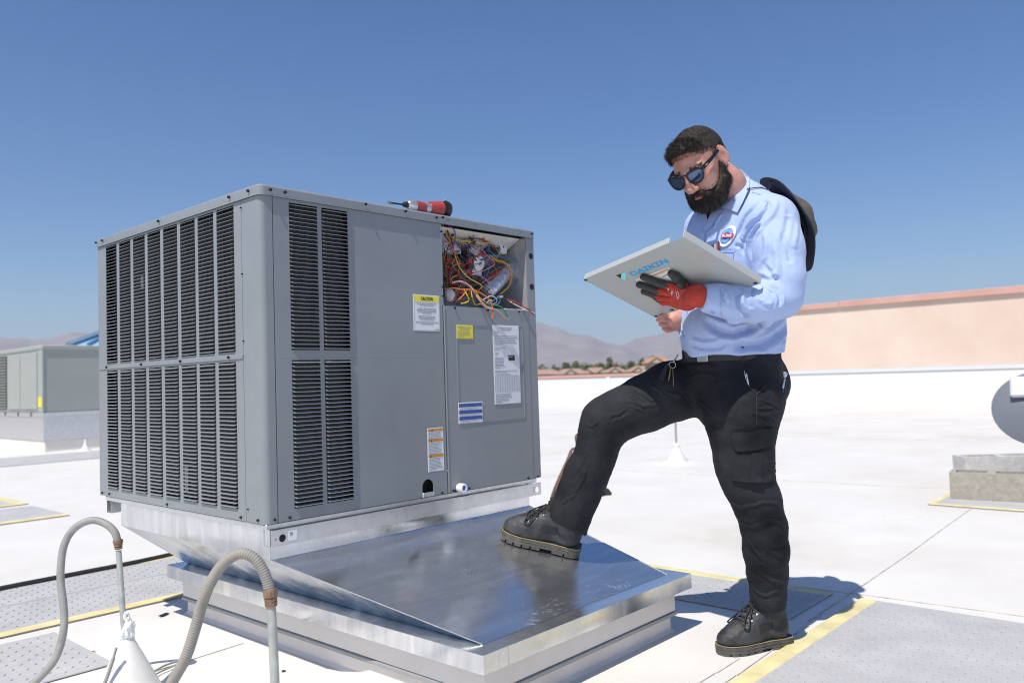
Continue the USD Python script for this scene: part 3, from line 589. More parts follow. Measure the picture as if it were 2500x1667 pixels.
# lower service panel (right) with embossed field
lp = sbox(.757, .5005, 1.2395, 1.1965); lp = lp.difference(Point(.803, .4985).buffer(.019))
q = trimesh.creation.extrude_polygon(lp, .004, engine='earcut'); v = q.vertices.copy(); q.vertices = np.stack([v[:, 0], .002-v[:, 2], v[:, 1]], 1)
sp = part(ac, 'access_panel', q, U, label='lower access panel with stickers below the open wiring bay')
emb = Polygon([(.8165, .752), (1.2, .752), (1.2, 1.1335), (.8365, 1.1335), (.8165, 1.1135)]).buffer(-.01).buffer(.01, quad_segs=4)
e2 = emb.difference(emb.buffer(-.006)); q = trimesh.creation.extrude_polygon(e2, .0022, engine='earcut'); v = q.vertices.copy(); q.vertices = np.stack([v[:, 0], -.0018-v[:, 2], v[:, 1]], 1)
part(sp, 'embossed_edge', q, U)
part(sp, 'panel_hem', rbx(.757, .7605, -.0045, -.002, .502, 1.1965, .001), U)
part(ac, 'drain_hole', disc([.803, .006, .497], [0, -1, 0], .018, .001, 20), M['dark'])
# opening edge strips and post seam
part(ac, 'bay_flange', cat(bx(.7535, .7607, .003, .05, 1.1975, 1.506), bx(1.2385, 1.2400, .003, .06, 1.1975, 1.506), bx(.761, 1.238, .004, .03, 1.195, 1.1985)), M['unit_in'])
# wiring bay
bay = part(ac, 'wiring_bay', cat(bx(.7565, 1.245, .235, .24, 1.12, 1.51), bx(.745, .748, .03, .24, 1.12, 1.51), bx(1.243, 1.247, .06, .24, 1.12, 1.51), bx(.745, 1.247, .03, .24, 1.10, 1.12)), M['unit_in'])
part(bay, 'shelf', rbx(1.12, 1.24, .02, .2, 1.12, 1.205, .003), M['unit_in']); part(bay, 'bracket', rbx(.80, .98, .21, .23, 1.22, 1.40, .004), M['pcb'])
part(bay, 'insulation', quadsheet([.764, .03, 1.504], [1.236, .03, 1.504], [1.236, .225, 1.40], [.764, .225, 1.40], 20, .006, 12), mat('foil_insulation', (.78, .77, .75), .4, .2, var=.1, vscale=14., bump=.5, bscale=22., bdist=.01), smooth=True)
def bb(x, z): return at(1050+x/5.6, 520+z/5.6, y=.10)
def boxpx(xa, za, xb, zb, y0, y1):
    a, b = at(1050+xa/5.6, 520+za/5.6, y=y0), at(1050+xb/5.6, 520+zb/5.6, y=y0); return rbx(a[0], b[0], y0, y1, a[2], b[2], .003)
ct = part(bay, 'contactor', boxpx(780, 385, 960, 560, .10, .18), M['tblack']); part(bay, 'contactor_face', boxpx(968, 362, 1055, 560, .085, .18), M['plastic_w']); part(bay, 'contactor_button', boxpx(1003, 440, 1022, 480, .082, .09), M['tblack'])
for zz in (392, 455, 520): part(bay, 'terminal', disc(bb(905, zz)-[0, .012, 0], [0, -1, 0], .0045, .006, 8), M['silver'])
part(bay, 'transformer', boxpx(530, 455, 665, 590, .10, .18), M['nylon']); part(bay, 'transformer_core', boxpx(450, 440, 528, 580, .11, .19), M['tblack']); part(bay, 'transformer_label', boxpx(585, 475, 660, 530, .097, .11), M['white'])
part(bay, 'capacitor_can', lathe(bb(600, 700)+[0, -.03, -.0], bb(600, 700)+[0, .12, .02], [(0, 0), (0, .030), (.10, .032), (.10, 0)], 20), M['silver'])
part(bay, 'control_board', boxpx(430, 590, 800, 720, .17, .19), M['pcb']); part(bay, 'relay', boxpx(565, 760, 715, 855, .09, .15), M['white'])
part(bay, 'terminal_block', boxpx(185, 380, 280, 540, .10, .16), M['plastic_w']); part(bay, 'wire_wrap', boxpx(325, 410, 430, 560, .08, .13), M['nylon'])
bag_ = trimesh.creation.icosphere(3, .022); bag_.vertices *= (1 + .22*(meshkit.fbm(bag_.vertices*60, 3, 4)-.5)[:, None]*2)*np.array([1.1, .8, 1.2]); bag_.apply_translation(at(1050+275/5.6, 520+1130/5.6, y=.05)); part(bay, 'wire_wrap', bag_, M['nylon'], smooth=True)
fo = catmull([at(1050+x/5.6, 520+z/5.6, y=yy) for x, z, yy in ((760, 1090, .07), (860, 1000, .08), (960, 900, .09), (1080, 780, .10), (1190, 690, .12))], 10)
fg = tube(fo, .031*(1+.025*np.sin(np.arange(len(fo))*1.3)), 22); fg.vertices += (meshkit.fbm(fg.vertices*45, 3, 8)-.5)[:, None]*.010; part(bay, 'foil_pipe', fg, M['foil'], smooth=True)
for k, (xa, za, xb, zb, cc_) in enumerate(((380, 770, 400, 900, 'red'), (490, 780, 560, 840, 'red'), (985, 1140, 930, 1148, 'white'))):
    part(bay, 'splice', tube([at(1050+xa/5.6, 520+za/5.6, y=.06), at(1050+xb/5.6, 520+zb/5.6, y=.06)], .006, 8), M['red' if cc_ == 'red' else 'white'])
WC = {'yel': (.62, .42, .03), 'blk': (.012, .012, .014), 'red': (.42, .02, .025), 'ora': (.66, .16, .03), 'blu': (.05, .16, .42), 'grn': (.03, .26, .11), 'brn': (.13, .055, .02), 'pur': (.12, .05, .22), 'wht': (.6, .57, .55), 'pnk': (.55, .28, .36)}
WM = {k: mat('wire_'+k, c, .4) for k, c in WC.items()}
wires = [  # colour, radius, points (x, z in the bay picture, depth y)
 ('yel', .0028, [(170, 150, .04), (215, 250, .05), (330, 350, .05), (480, 385, .05), (640, 405, .05), (760, 412, .06), (890, 390, .085)]),
 ('blk', .003, [(200, 160, .05), (260, 300, .04), (310, 440, .04), (330, 600, .05), (400, 720, .06)]),
 ('brn', .003, [(170, 160, .06), (230, 260, .06), (300, 350, .06), (470, 360, .07), (640, 350, .06), (780, 400, .07), (890, 515, .09)]),
 ('ora', .0026, [(190, 200, .05), (240, 320, .05), (320, 520, .04), (380, 690, .04)]), ('pur', .0028, [(240, 160, .03), (320, 220, .02), (345, 330, .03), (310, 460, .04), (200, 530, .06)]),
 ('yel', .0027, [(340, 580, .03), (400, 740, .02), (520, 880, .02), (660, 960, .02), (705, 1000, .02), (660, 1060, .03)]), ('blk', .002, [(330, 530, .03), (450, 500, .03), (560, 420, .05), (600, 300, .05), (680, 285, .05), (740, 360, .06)]),
 ('red', .0026, [(660, 300, .07), (720, 380, .06), (820, 430, .07), (900, 455, .085)]), ('red', .0026, [(770, 510, .06), (700, 560, .05), (560, 640, .04), (440, 720, .04), (280, 650, .05), (195, 640, .05)]),
 ('blu', .0026, [(800, 430, .06), (820, 530, .06), (960, 600, .06), (1090, 610, .06), (1190, 680, .05), (1215, 800, .05), (1190, 920, .05), (1120, 980, .06)]), ('blu', .002, [(760, 440, .07), (810, 620, .05), (800, 780, .05), (750, 930, .05)]),
 ('yel', .0028, [(810, 570, .06), (900, 640, .05), (1010, 670, .04), (1090, 740, .04), (1120, 850, .04), (1090, 980, .04), (1020, 1060, .05), (950, 1110, .06)]), ('ora', .0026, [(830, 600, .07), (900, 655, .06), (1020, 700, .06), (1095, 820, .05), (1090, 960, .06)]),
 ('red', .0022, [(690, 540, .05), (800, 630, .04), (870, 720, .04), (905, 800, .05), (880, 880, .06)]), ('pnk', .0022, [(690, 480, .06), (800, 600, .04), (880, 680, .03), (830, 740, .03), (720, 790, .04), (600, 820, .05)]),
 ('pnk', .002, [(590, 820, .04), (700, 870, .03), (790, 940, .03), (805, 1000, .03), (760, 1060, .04)]), ('grn', .0028, [(800, 830, .08), (960, 740, .08), (1050, 700, .1)]), ('red', .003, [(780, 880, .07), (940, 780, .08), (1060, 720, .1)]), ('ora', .003, [(700, 960, .06), (880, 850, .07), (1040, 740, .1)]),
 ('red', .0028, [(200, 700, .04), (290, 780, .03), (270, 900, .03), (300, 970, .04), (420, 950, .04)]), ('brn', .003, [(310, 640, .05), (230, 780, .04), (240, 960, .04)]), ('blk', .003, [(290, 660, .05), (265, 800, .04), (255, 980, .05), (400, 1000, .05)]),
 ('wht', .0025, [(300, 950, .03), (390, 930, .02), (480, 950, .02), (550, 1010, .02), (620, 1080, .01)]), ('pnk', .003, [(290, 960, .04), (400, 940, .03), (500, 980, .03), (600, 1060, .02), (680, 1160, .01), (760, 1220, .0)]),
 ('ora', .003, [(195, 1040, .04), (300, 1025, .02), (430, 1045, .01), (560, 1050, .0), (700, 1100, -.01), (800, 1180, -.02), (850, 1280, -.025), (860, 1360, -.025), (845, 1450, -.022)]),
 ('yel', .003, [(470, 1045, .01), (620, 1070, .0), (680, 1180, -.01), (780, 1280, -.02), (920, 1330, -.025), (1030, 1440, -.022)]), ('grn', .0028, [(700, 1220, .0), (780, 1280, -.012), (900, 1262, -.02), (1000, 1310, -.03), (1060, 1420, -.028)]),
 ('pnk', .0028, [(590, 1060, .01), (660, 1170, -.01), (760, 1290, -.02), (900, 1320, -.03), (990, 1400, -.03), (1075, 1460, -.028)]),
 ('red', .003, [(1045, 1170, .03), (1150, 1210, .01), (1280, 1280, -.01), (1420, 1390, -.025)]), ('grn', .0026, [(1060, 1180, .04), (1180, 1230, .01), (1300, 1290, -.01), (1410, 1345, -.022)]), ('wht', .0026, [(1060, 1190, .04), (1160, 1250, .01), (1280, 1310, -.01), (1430, 1370, -.024)]),
 ('yel', .0028, [(460, 1045, .02), (500, 1110, .0), (530, 1180, .0), (500, 1220, .01), (420, 1240, .02)]), ('yel', .0026, [(560, 1070, .02), (585, 1180, .01), (620, 1250, .01), (720, 1235, .02)]), ('ora', .0028, [(360, 1210, .03), (450, 1130, .02), (500, 1060, .02), (640, 1050, .03)]),
 ('red', .0026, [(280, 1240, .04), (360, 1130, .03), (440, 1060, .03)]), ('grn', .0022, [(340, 1140, .05), (400, 1050, .04), (470, 1030, .04)]), ('blu', .0028, [(760, 1250, .03), (860, 1200, .02), (940, 1150, .02), (950, 1220, .02), (880, 1265, .02), (770, 1245, .03)]),
 ('wht', .0026, [(720, 1190, .02), (830, 1135, .01), (910, 1180, .01), (880, 1240, .015), (760, 1225, .02)]), ('blk', .003, [(780, 1210, .02), (850, 1150, .02), (900, 1190, .02), (860, 1230, .025)]), ('wht', .0026, [(760, 1230, .02), (830, 1190, .01), (850, 1215, .01)]),
 ('blk', .0026, [(1070, 450, .12), (1150, 460, .1), (1200, 520, .1), (1215, 640, .1)]), ('blk', .0026, [(1070, 480, .12), (1150, 490, .1), (1200, 560, .1)]), ('blk', .0026, [(1070, 520, .12), (1140, 530, .1), (1190, 580, .1), (1230, 640, .1)])]
for k in range(60):
    c = random.choice(['red', 'blk', 'brn', 'yel', 'ora', 'blu', 'pnk', 'blk', 'red', 'pur', 'wht'])
    x, z = random.uniform(200, 700), random.uniform(420, 1150); pts = [(x, z, random.uniform(.05, .15))]
    for s in range(4): x += random.uniform(-160, 180); z += random.uniform(-140, 170); pts.append((min(max(x, 195), 1190), min(max(z, 300), 1240), random.uniform(.05, .16)))
    wires.append((c, random.choice([.002, .0026, .003]), pts))
for c, r, pts in wires: part(bay, 'wire', tube(catmull([at(1050+x/5.6, 520+z/5.6, y=yy) for x, z, yy in pts], 6), r*.86, 6), WM[c], smooth=True)
part(bay, 'cable_tie', cat(*[tube([at(1050+x/5.6, 520+z/5.6, y=.045), at(1050+(x+14)/5.6, 520+(z+18)/5.6, y=.045)], .007, 7) for x, z in ((570, 350), (590, 400), (380, 720), (300, 295))]), M['tblack'])
# screws
for (x, z) in ((.0324, 1.523), (.0837, 1.5228), (.3986, 1.5295), (.5766, 1.5285), (.7266, 1.5243), (.7584, 1.529), (1.2726, 1.5237)): part(ac, 'screw', disc([x, -.0085, z], [0, -1, 0], .0045, .006, 10), M['screw'])
for (x, z) in ((.7819, 1.5243), (.7929, 1.5251), (.935, 1.5245), (1.204, 1.5235)): part(ac, 'rivet_hole', disc([x, -.0062, z], [0, -1, 0], .0024, .0006, 8), M['dark'])
for (x, z, y) in ((.0319, .5118, 0), (.0838, .5108, 0), (.7238, .506, 0), (.7792, .5074, -.002), (.862, .5064, -.002), (1.2049, .506, -.002), (1.2689, .506, 0), (.7564, 1.4767, 0), (.7566, 1.2675, 0), (.7564, 1.2336, 0), (.8137, 1.191, -.002), (.9938, 1.190, -.002), (1.1804, 1.1906, -.002)):
    part(ac, 'screw', disc([x, y-.0005, z], [0, -1, 0], .0042, .005, 10), M['screw'])
for (y, z) in ((1.2395, 1.525), (1.1771, 1.525), (.6716, 1.526), (.1661, 1.525), (.0487, 1.524)): part(ac, 'screw', disc([-.0085, y, z], [-1, 0, 0], .0045, .006, 10), M['screw'])
for (y, z, r) in ((.1068, 1.4816, .002), (.1068, 1.2722, .002), (.1061, 1.0612, .002), (.0961, .54, .002), (1.1577, 1.0135, .0045), (.8379, 1.0137, .0045), (.5248, 1.0135, .0045), (.1929, 1.0132, .0045), (1.2208, .5113, .0042), (1.1514, .5118, .0042), (.6474, .511, .0042), (.1397, .5115, .0042), (.039, .5115, .0042)):
    part(ac, 'screw', disc([-.0045 if abs(z-1.0135) < .003 else -.0005, y, z], [-1, 0, 0], r, .005, 10), M['screw'])
# gas connection with blue plug
pc = at(1124, 1190, y=-.012); cp_ = part(ac, 'pipe_cap', lathe(pc+[0, .02, 0], pc+[0, -1, 0], [(0, 0), (0, .0135), (.016, .0135), (.016, .0165), (.040, .0165), (.042, .0145), (.042, .0105), (.034, .0100), (.034, 0)], 22), M['plastic_w'], smooth=40)
part(cp_, 'plug', disc(pc+[0, -.0135, 0], [0, -1, 0], .0102, .002, 18), M['plastic_b'])
# stickers: thin sheets with print standing a hair proud
def sticker(name, x0, x1, z0, z1, y=-.0008, m='white', owner=None):
    return part(owner or ac, name, rbx(x0, x1, y, y+.0012, z0, z1, .0003), M[m])
def ink(owner, name, rects, y, m='ink'):
    part(owner, name, cat(*[bx(a, b, y-.0006, y, c, d) for a, b, c, d in rects]), M[m])
def lines(x0, x1, ztop, n, dz, h, seed, center=False, gap=.0022):
    g_ = np.random.default_rng(seed); out = []
    for k in range(n):
        z = ztop-k*dz; w = (x1-x0)*(g_.uniform(.72, 1) if k < n-1 else g_.uniform(.35, .7)); a = (x0+x1-w)/2 if center else x0; e = a+w
        while a < e-.003:
            l = min(g_.uniform(.004, .013), e-a); out.append((a, a+l, z-h, z)); a += l+gap
    return out
def words(owner, name, text, x, z, h, y, m, width=None, bold=True, slant=0.):
    t_ = meshkit.text_mesh(text, h, .0006, bold); v_ = t_.vertices.copy(); v_[:, 0] -= v_[:, 0].min(); s = 1 if width is None else width/v_[:, 0].max()
    t_.vertices = np.stack([x+v_[:, 0]*s+v_[:, 1]*slant, y-v_[:, 2], z+v_[:, 1]], 1); t_.invert() if False else None
    part(owner, name, t_, M[m])
s1 = sticker('caution_label', .6085, .7375, 1.1005, 1.2325); Y1 = -.0010
ink(s1, 'caution_band', [(.6125, .7335, 1.2085, 1.2290)], Y1, 'lyel'); words(s1, 'caution_word', 'CAUTION', .645, 1.2128, .0115, Y1-.0008, 'inkd', .058)
ink(s1, 'print', lines(.618, .728, 1.202, 2, .0058, .0030, 1, True)+lines(.618, .728, 1.184, 4, .0058, .0030, 2, True)+lines(.618, .728, 1.156, 3, .0058, .0030, 3, True)+lines(.618, .728, 1.134, 2, .0058, .0030, 4, True)+[(.712, .732, 1.106, 1.108)], Y1)
ink(s1, 'border', [(.6120, .6126, 1.104, 1.2295), (.7334, .734, 1.104, 1.2295), (.6120, .734, 1.1034, 1.104)], Y1)
s2 = sticker('yellow_label', .8185, .9060, 1.0745, 1.1272, -.0046, 'lyel'); ink(s2, 'print', lines(.823, .90, 1.121, 2, .006, .0022, 5, True)+lines(.823, .90, 1.105, 4, .006, .0016, 6)+[(.823, .9, 1.0795, 1.0803)], -.0049)
s3 = sticker('rating_plate', 1.0165, 1.1725, .8165, 1.1322, -.0046); Y3 = -.0049
pr = lines(1.05, 1.14, 1.123, 2, .007, .003, 7, True)+lines(1.023, 1.06, 1.107, 2, .008, .0026, 8)+lines(1.023, 1.165, 1.090, 6, .0068, .0022, 9)+lines(1.023, 1.09, 1.043, 2, .008, .0022, 10)+lines(1.028, 1.06, 1.022, 2, .006, .002, 11)+lines(1.025, 1.09, 1.003, 8, .0058, .0020, 12)+lines(1.023, 1.16, .950, 2, .005, .0018, 13)
pr += [(1.022, 1.165, .930-.0088*k, .9306-.0088*k) for k in range(8)]+[(1.022+.0143*k, 1.0226+.0143*k, .866, .9306) for k in range(11)]+lines(1.03, 1.16, .936, 1, .005, .0018, 14)+lines(1.023, 1.12, .858, 6, .0065, .0024, 15)
ink(s3, 'print', pr, Y3); ink(s3, 'emblem', [(1.104, 1.143, .990, 1.0115)], Y3, 'inkd'); words(s3, 'emblem_word', 'cert', 1.107, 1.003, .005, Y3-.0008, 'white', .02); part(s3, 'seal_mark', tube([[1.157+.006*math.cos(a), Y3-.0003, 1.0+.008*math.sin(a)] for a in np.linspace(0, 2*np.pi, 20)], .0006, 4), M['ink'])
s4 = sticker('blue_striped_label', .8155, .9462, .7528, .8318, -.0046); ink(s4, 'stripe', [(.819, .942, z, z+.0135) for z in (.814, .7885, .765)], -.0049, 'lblue'); ink(s4, 'print', lines(.825, .935, .810, 2, .005, .0012, 16)+lines(.825, .935, .785, 2, .005, .0012, 17)+lines(.825, .935, .762, 2, .005, .0012, 18), -.0049)
s5 = sticker('orange_warning_label', .6595, .7380, .5882, .7458); Y5 = -.0010
ink(s5, 'orange_band', [(.6625, .735, .7335, .743), (.6625, .735, .6955, .7055), (.6625, .735, .6395, .6500)], Y5, 'lor')
for z in (.7383, .7005, .6447): part(s5, 'hazard_mark', extr(Polygon([(-.0035, -.0035), (.0035, -.0035), (0, .0042)]), .0006, ([.682 if z > .72 else .678 if z > .68 else .674, Y5-.0006, z], [1, 0, 0], [0, 0, 1], [0, -1, 0])), M['inkd'])
ink(s5, 'print', lines(.664, .733, .730, 6, .0048, .0016, 19, gap=.0012)+lines(.664, .733, .692, 9, .0050, .0016, 20, gap=.0012)+lines(.664, .733, .636, 9, .0050, .0016, 21, gap=.0012), Y5)
# base rails (front and back), open channels
def rail(y, s):
    r = [rbx(.0095, 1.2700, y-.0015*s, y, .4325, .4815, .0004), rbx(.0095, 1.2700, y, y+.036*s, .4325, .434, .0004), rbx(.0095, 1.27, y+.0345*s, y+.036*s, .434, .4815, .0004)]
    return cat(*[x for x in r])
def railplate(y):
    p = sbox(.0095, .4325, 1.27, .4815)
    for c, rr in ((.049, .0118), (1.2455, .0118), (.026, .0025), (1.262, .0025)): p = p.difference(Point(c, .455).buffer(rr))
    q = trimesh.creation.extrude_polygon(p, .0018, engine='earcut'); v = q.vertices.copy(); q.vertices = np.stack([v[:, 0], y+.0018-v[:, 2], v[:, 1]], 1); return q
rl = part(ac, 'base_rail', cat(railplate(-.014), rbx(.0095, 1.27, -.012, .030, .4325, .434, .0004), rbx(.0095, 1.27, .0285, .030, .434, .4815, .0004), rbx(.0095, 1.27, -.016, -.010, .4795, .4822, .0008)), M['galv'])
for x in (.049,): part(rl, 'rail_plug', disc([x, -.011, .455], [0, -1, 0], .0125, .0015, 20), M['dark'])
tg = part(rl, 'rail_tag', rbx(.0695, .0995, -.0152, -.0142, .4435, .4735, .0003), M['plastic_w']); part(tg, 'tag_mark', bx(.0745, .0835, -.0158, -.0153, .459, .469), M['ink'])
part(rl, 'rail_tag', rbx(1.216, 1.229, -.0152, -.0142, .445, .470, .0003), M['dishw'])
part(ac, 'base_rail', cat(rbx(.0095, 1.27, 1.165, 1.1665, .4325, .4815, .0004), rbx(.0095, 1.27, 1.1665, 1.206, .4325, .434, .0004), rbx(.0095, 1.27, 1.2045, 1.206, .434, .4815, .0004)), M['galv'])

# impact driver lying on top
def drill():
    t0 = at(945, 500, y=.10); base = H1
    t = thing('impact_driver', (.6, .1, H1), 'red and silver cordless impact driver lying on the air conditioner top', 'power tool')
    A = at(948, 496, y=.045); B = at(1094, 510, y=.03); A[2] = base+.0285; B[2] = base+.034
    d = (B-A)/np.linalg.norm(B-A); ln = np.linalg.norm(B-A); print('driver', ln)
    def P(s, dz=0.): return A+d*ln*s+np.array([0, 0, dz])
    part(t, 'bit_holder', lathe(P(0, -.004), P(.3, -.004), [(0, 0), (0, .0048), (.010, .0052), (.011, .0034), (.25*ln, .0032), (.255*ln, 0)], 12), M['tblack'], smooth=40)
    part(t, 'bit_tip', lathe(P(-.005, -.004), P(.1, -.004), [(0, 0), (0, .0056), (.010, .0056), (.0105, 0)], 12), M['brass'], smooth=40)
    part(t, 'chuck', lathe(P(.235, -.003), P(1), [(0, 0), (0, .007), (.006, .010), (.016, .0115), (.016, 0)], 16), M['tblack'], smooth=40)
    part(t, 'gear_case', lathe(P(.30, -.004), P(1, -.004), [(0, 0), (0, .014), (.008, .021), (.030, .024), (.034, .023), (.034, 0)], 22), M['silver'], smooth=40)
    part(t, 'body', lathe(P(.43, -.005), P(1, -.005), [(0, 0), (0, .0225), (.03, .021), (.045, .019), (.045, 0)], 20), M['red'], smooth=40)
    part(t, 'grip', lathe(P(.52, -.008), P(1, -.008), [(0, 0), (0, .017), (.03, .0165), (.035, 0)], 16), M['tblack'], smooth=40)
    part(t, 'collar', lathe(P(.585, -.006), P(1, -.006), [(0, 0), (0, .018), (.012, .022), (.022, .019), (.022, 0)], 16), M['silver'], smooth=40)
    part(t, 'housing', lathe(P(.66, -.003), P(1, -.001), [(0, 0), (0, .022), (.01, .0245), (.055, .030), (.058, .030), (.058, 0)], 24), M['red'], smooth=40)
    part(t, 'battery_foot', lathe(P(.925, -.001), P(1.2, -.001), [(0, 0), (0, .0315), (.012, .0325), (.018, .030), (.0185, 0)], 24), M['tblack'], smooth=40)
    part(t, 'belt_clip', rbx(*(P(.94)[0]+np.array([-.004, .006])), *(P(.94)[1]+np.array([-.01, .0])), base+.064, base+.071, .001), M['silver'])
drill()

# ------------------------------------------------------------------ conduits
def ribbed(path, r, pitch, amp, k=14):
    P = catmull(path, 60); s = np.r_[0, np.cumsum(np.linalg.norm(np.diff(P, axis=0), axis=1))]; n = int(s[-1]/(pitch/4)); u = np.linspace(0, s[-1], n)
    Q = np.stack([np.interp(u, s, P[:, i]) for i in range(3)], 1); return tube(Q, r+amp*np.cos(u/pitch*2*np.pi), k)
def c5(x, y, t): return at(x/3.095, 1180+y/3.095, t=t)
base1 = at(312, 1700, z=0.0)
T1 = (base1-CP)@CF
p1 = [at(-60, 1760, t=2.35), c5(120, 1600, 2.38), c5(260, 1500, 2.40), c5(400, 1350, 2.42), c5(462, 1200, 2.44), c5(485, 1050, 2.45), c5(478, 900, 2.46), c5(460, 760, 2.47), c5(460, 620, 2.48), c5(480, 480, 2.49), c5(530, 375, 2.5), c5(610, 305, 2.5), c5(705, 277, 2.5), c5(800, 305, 2.5), c5(865, 365, 2.5), c5(890, 440, 2.5)]
cd = thing('electrical_conduit', base1, 'smooth grey looped conduit rising from the white cone boot, left', 'conduit', 'looped conduits beside the air conditioner')
part(cd, 'flexible_hose', ribbed(p1, .0112, .006, .00035), M['conduit'], smooth=True)
ja, jb = c5(891, 425, 2.5), c5(897, 520, 2.5)
part(cd, 'fitting', lathe(ja, jb, [(0, 0), (0, .0145), (.009, .0148), (.0095, .012), (.012, .0128), (.018, .0128), (.0185, .010), (.021, .0115), (.028, .0115), (.0285, 0)], 12), M['fit'])
pt_ = c5(932, 1040, T1); part(cd, 'rigid_pipe', tube([c5(896, 505, 2.5), c5(914, 760, 2.49), pt_, base1+[0, 0, .02]], .0085, 14), M['pipe'], smooth=True)
cb = thing('pipe_boot', base1, 'white membrane cone boot with lumpy sealant on top, lower left', 'roof boot', 'white cone boots on the roof')
ap1 = c5(950, 1170, T1)
bt = lathe([base1[0], base1[1], 0], [base1[0], base1[1], 1], [(0, .118), (.006, .112), (.02, .095), (.05, .080), (.12, .045), (ap1[2], .017), (ap1[2], 0)], 36)
part(cb, 'cone', bt, M['cone'], smooth=40)
go = trimesh.creation.icosphere(4, .021); v = go.vertices*np.array([.95, .95, 1.9]); v *= (1+1.1*(meshkit.fbm(go.vertices*90+3, 4, 5)-.5))[:, None]; go.vertices = v+np.array([base1[0], base1[1], ap1[2]+.022]); part(cb, 'sealant', go, M['goop'], smooth=True)
g2 = trimesh.creation.icosphere(3, .006); g2.vertices = g2.vertices*np.array([.8, .8, 2.6])*(1+.6*(meshkit.fbm(g2.vertices*200, 3, 6)-.5))[:, None]+c5(945, 1010, T1); part(cb, 'sealant', g2, M['goop'], smooth=True)
fl = [c5(880, 1240, T1-.06), c5(830, 1400, T1-.07), c5(790, 1510, T1-.08)]; part(cb, 'boot_strap', tube(catmull(fl, 6), [.004]*3+[.006]*10, 6), M['conduit'])
p2 = [at(380, 1760, t=2.08), c5(1290, 1520, 2.08), c5(1400, 1320, 2.07), c5(1470, 1110, 2.07), c5(1520, 930, 2.07), c5(1570, 790, 2.06), c5(1640, 665, 2.06), c5(1720, 575, 2.06), c5(1820, 527, 2.06), c5(1915, 560, 2.06), c5(1985, 650, 2.06), c5(2020, 740, 2.06), c5(2038, 810, 2.06)]
cd2 = thing('electrical_conduit', at(675, 1740, t=2.06)*[1, 1, 0], 'ribbed tan conduit arching in front of the metal adapter', 'conduit', 'looped conduits beside the air conditioner')
part(cd2, 'flexible_hose', ribbed(p2, .0140, .0062, .0009), M['conduit2'], smooth=True)
ja, jb = c5(2040, 792, 2.06), c5(2050, 935, 2.06)
part(cd2, 'fitting', lathe(ja, jb, [(0, 0), (0, .0165), (.003, .0178), (.020, .0178), (.0205, .0140), (.023, .0160), (.031, .0160), (.0312, .0138), (.033, .0158), (.044, .0155), (.0445, 0)], 12), M['fit'])
e2_ = c5(2080, 1560, 2.04); g0 = e2_.copy(); g0[2] = 0
part(cd2, 'rigid_pipe', tube([c5(2049, 925, 2.06), c5(2066, 1250, 2.05), e2_, g0], .0116, 14), M['pipe'], smooth=True)
wr = [c5(1160, 1415, 2.55), c5(1230, 1370, 2.56), c5(1330, 1345, 2.57), c5(1420, 1300, 2.58)]
solo('loose_wire', cat(tube(catmull([q*[1, 1, 0]+[0, 0, .012] for q in [at(x/3.095, 1180+y/3.095, z=.012) for x, y in ((1120, 1440), (1180, 1408), (1250, 1370), (1340, 1340))]], 6), .0035, 6), tube(catmull([at(x/3.095, 1180+y/3.095, z=.01) for x, y in ((1150, 1460), (1200, 1425), (1290, 1385), (1370, 1345))], 6), .003, 6)), M['conduit'], 'pair of loose grey wires lying beside the white cone boot', 'wire', smooth=True)
dbr = at(400, 1500, z=.004); solo('metal_scrap', place(rbx(-.022, .022, -.009, .009, 0, .003, .001), dbr, [.9, .43, 0], [-.43, .9, 0], [0, 0, 1]), M['screw'], 'small dark metal scrap on the roof beside the curb corner', 'scrap')
db2 = at(222, 1591, z=.004); solo('plastic_scrap', place(rbx(-.014, .014, -.003, .003, 0, .003, .001), db2, [.95, -.3, 0], [.3, .95, 0], [0, 0, 1]), M['fit'], 'tiny reddish scrap on the roof left of the cone boot', 'scrap')
db3 = at(692, 1637, z=.003); solo('metal_scrap', place(rbx(-.006, .006, -.004, .004, 0, .002, .0005), db3, [.95, -.3, 0], [.3, .95, 0], [0, 0, 1]), M['screw'], 'tiny dark scrap on the roof below the flange, right of the tan conduit', 'scrap')

# ------------------------------------------------------------------ things further back on the roof
nx, ny = 3.126, 11.687
nu = thing('rooftop_air_conditioner', (nx+1, ny+1, 0), 'closed grey-green rooftop air conditioner on a metal curb, far left', 'air conditioner', 'rooftop air conditioners')
part(nu, 'cabinet', rbx(nx, nx+1.5, ny, ny+2.6, .616, 1.62, .015), M['nunit']); part(nu, 'top_cap', rbx(nx-.02, nx+1.52, ny-.02, ny+2.62, 1.60, 1.67, .015), M['nunit'])
for y0, y1 in ((.22, .98), (1.02, 1.62)): part(nu, 'side_panel', rbx(nx-.02, nx+.01, ny+y0, ny+y1, .665, 1.565, .008), M['nunit'])
part(nu, 'corner_trim', rbx(nx-.012, nx+.02, ny-.012, ny+.18, .616, 1.60, .008), M['nunit'])
gr = part(nu, 'coil_opening', bx(nx-.012, nx+.01, ny+1.72, ny+2.5, .66, 1.56), M['coil'])
for k in range(18): part(gr, 'louvre', bx(nx-.02, nx-.012, ny+1.72, ny+2.5, .68+k*.049, .695+k*.049), M['nunit'])
part(nu, 'yellow_label', bx(nx-.0155, nx-.012, ny+.0, ny+.16, .70, .86), M['lyel'])
part(nu, 'base_rail', rbx(nx-.01, nx+1.5, ny-.01, ny+2.6, .555, .614, .004), M['galv'])
for y in (.5, 1.12, 1.78): part(nu, 'rail_slot', disc([nx-.0105, ny+y, .585], [-1, 0, 0], .035, .002, 12), M['dark'])
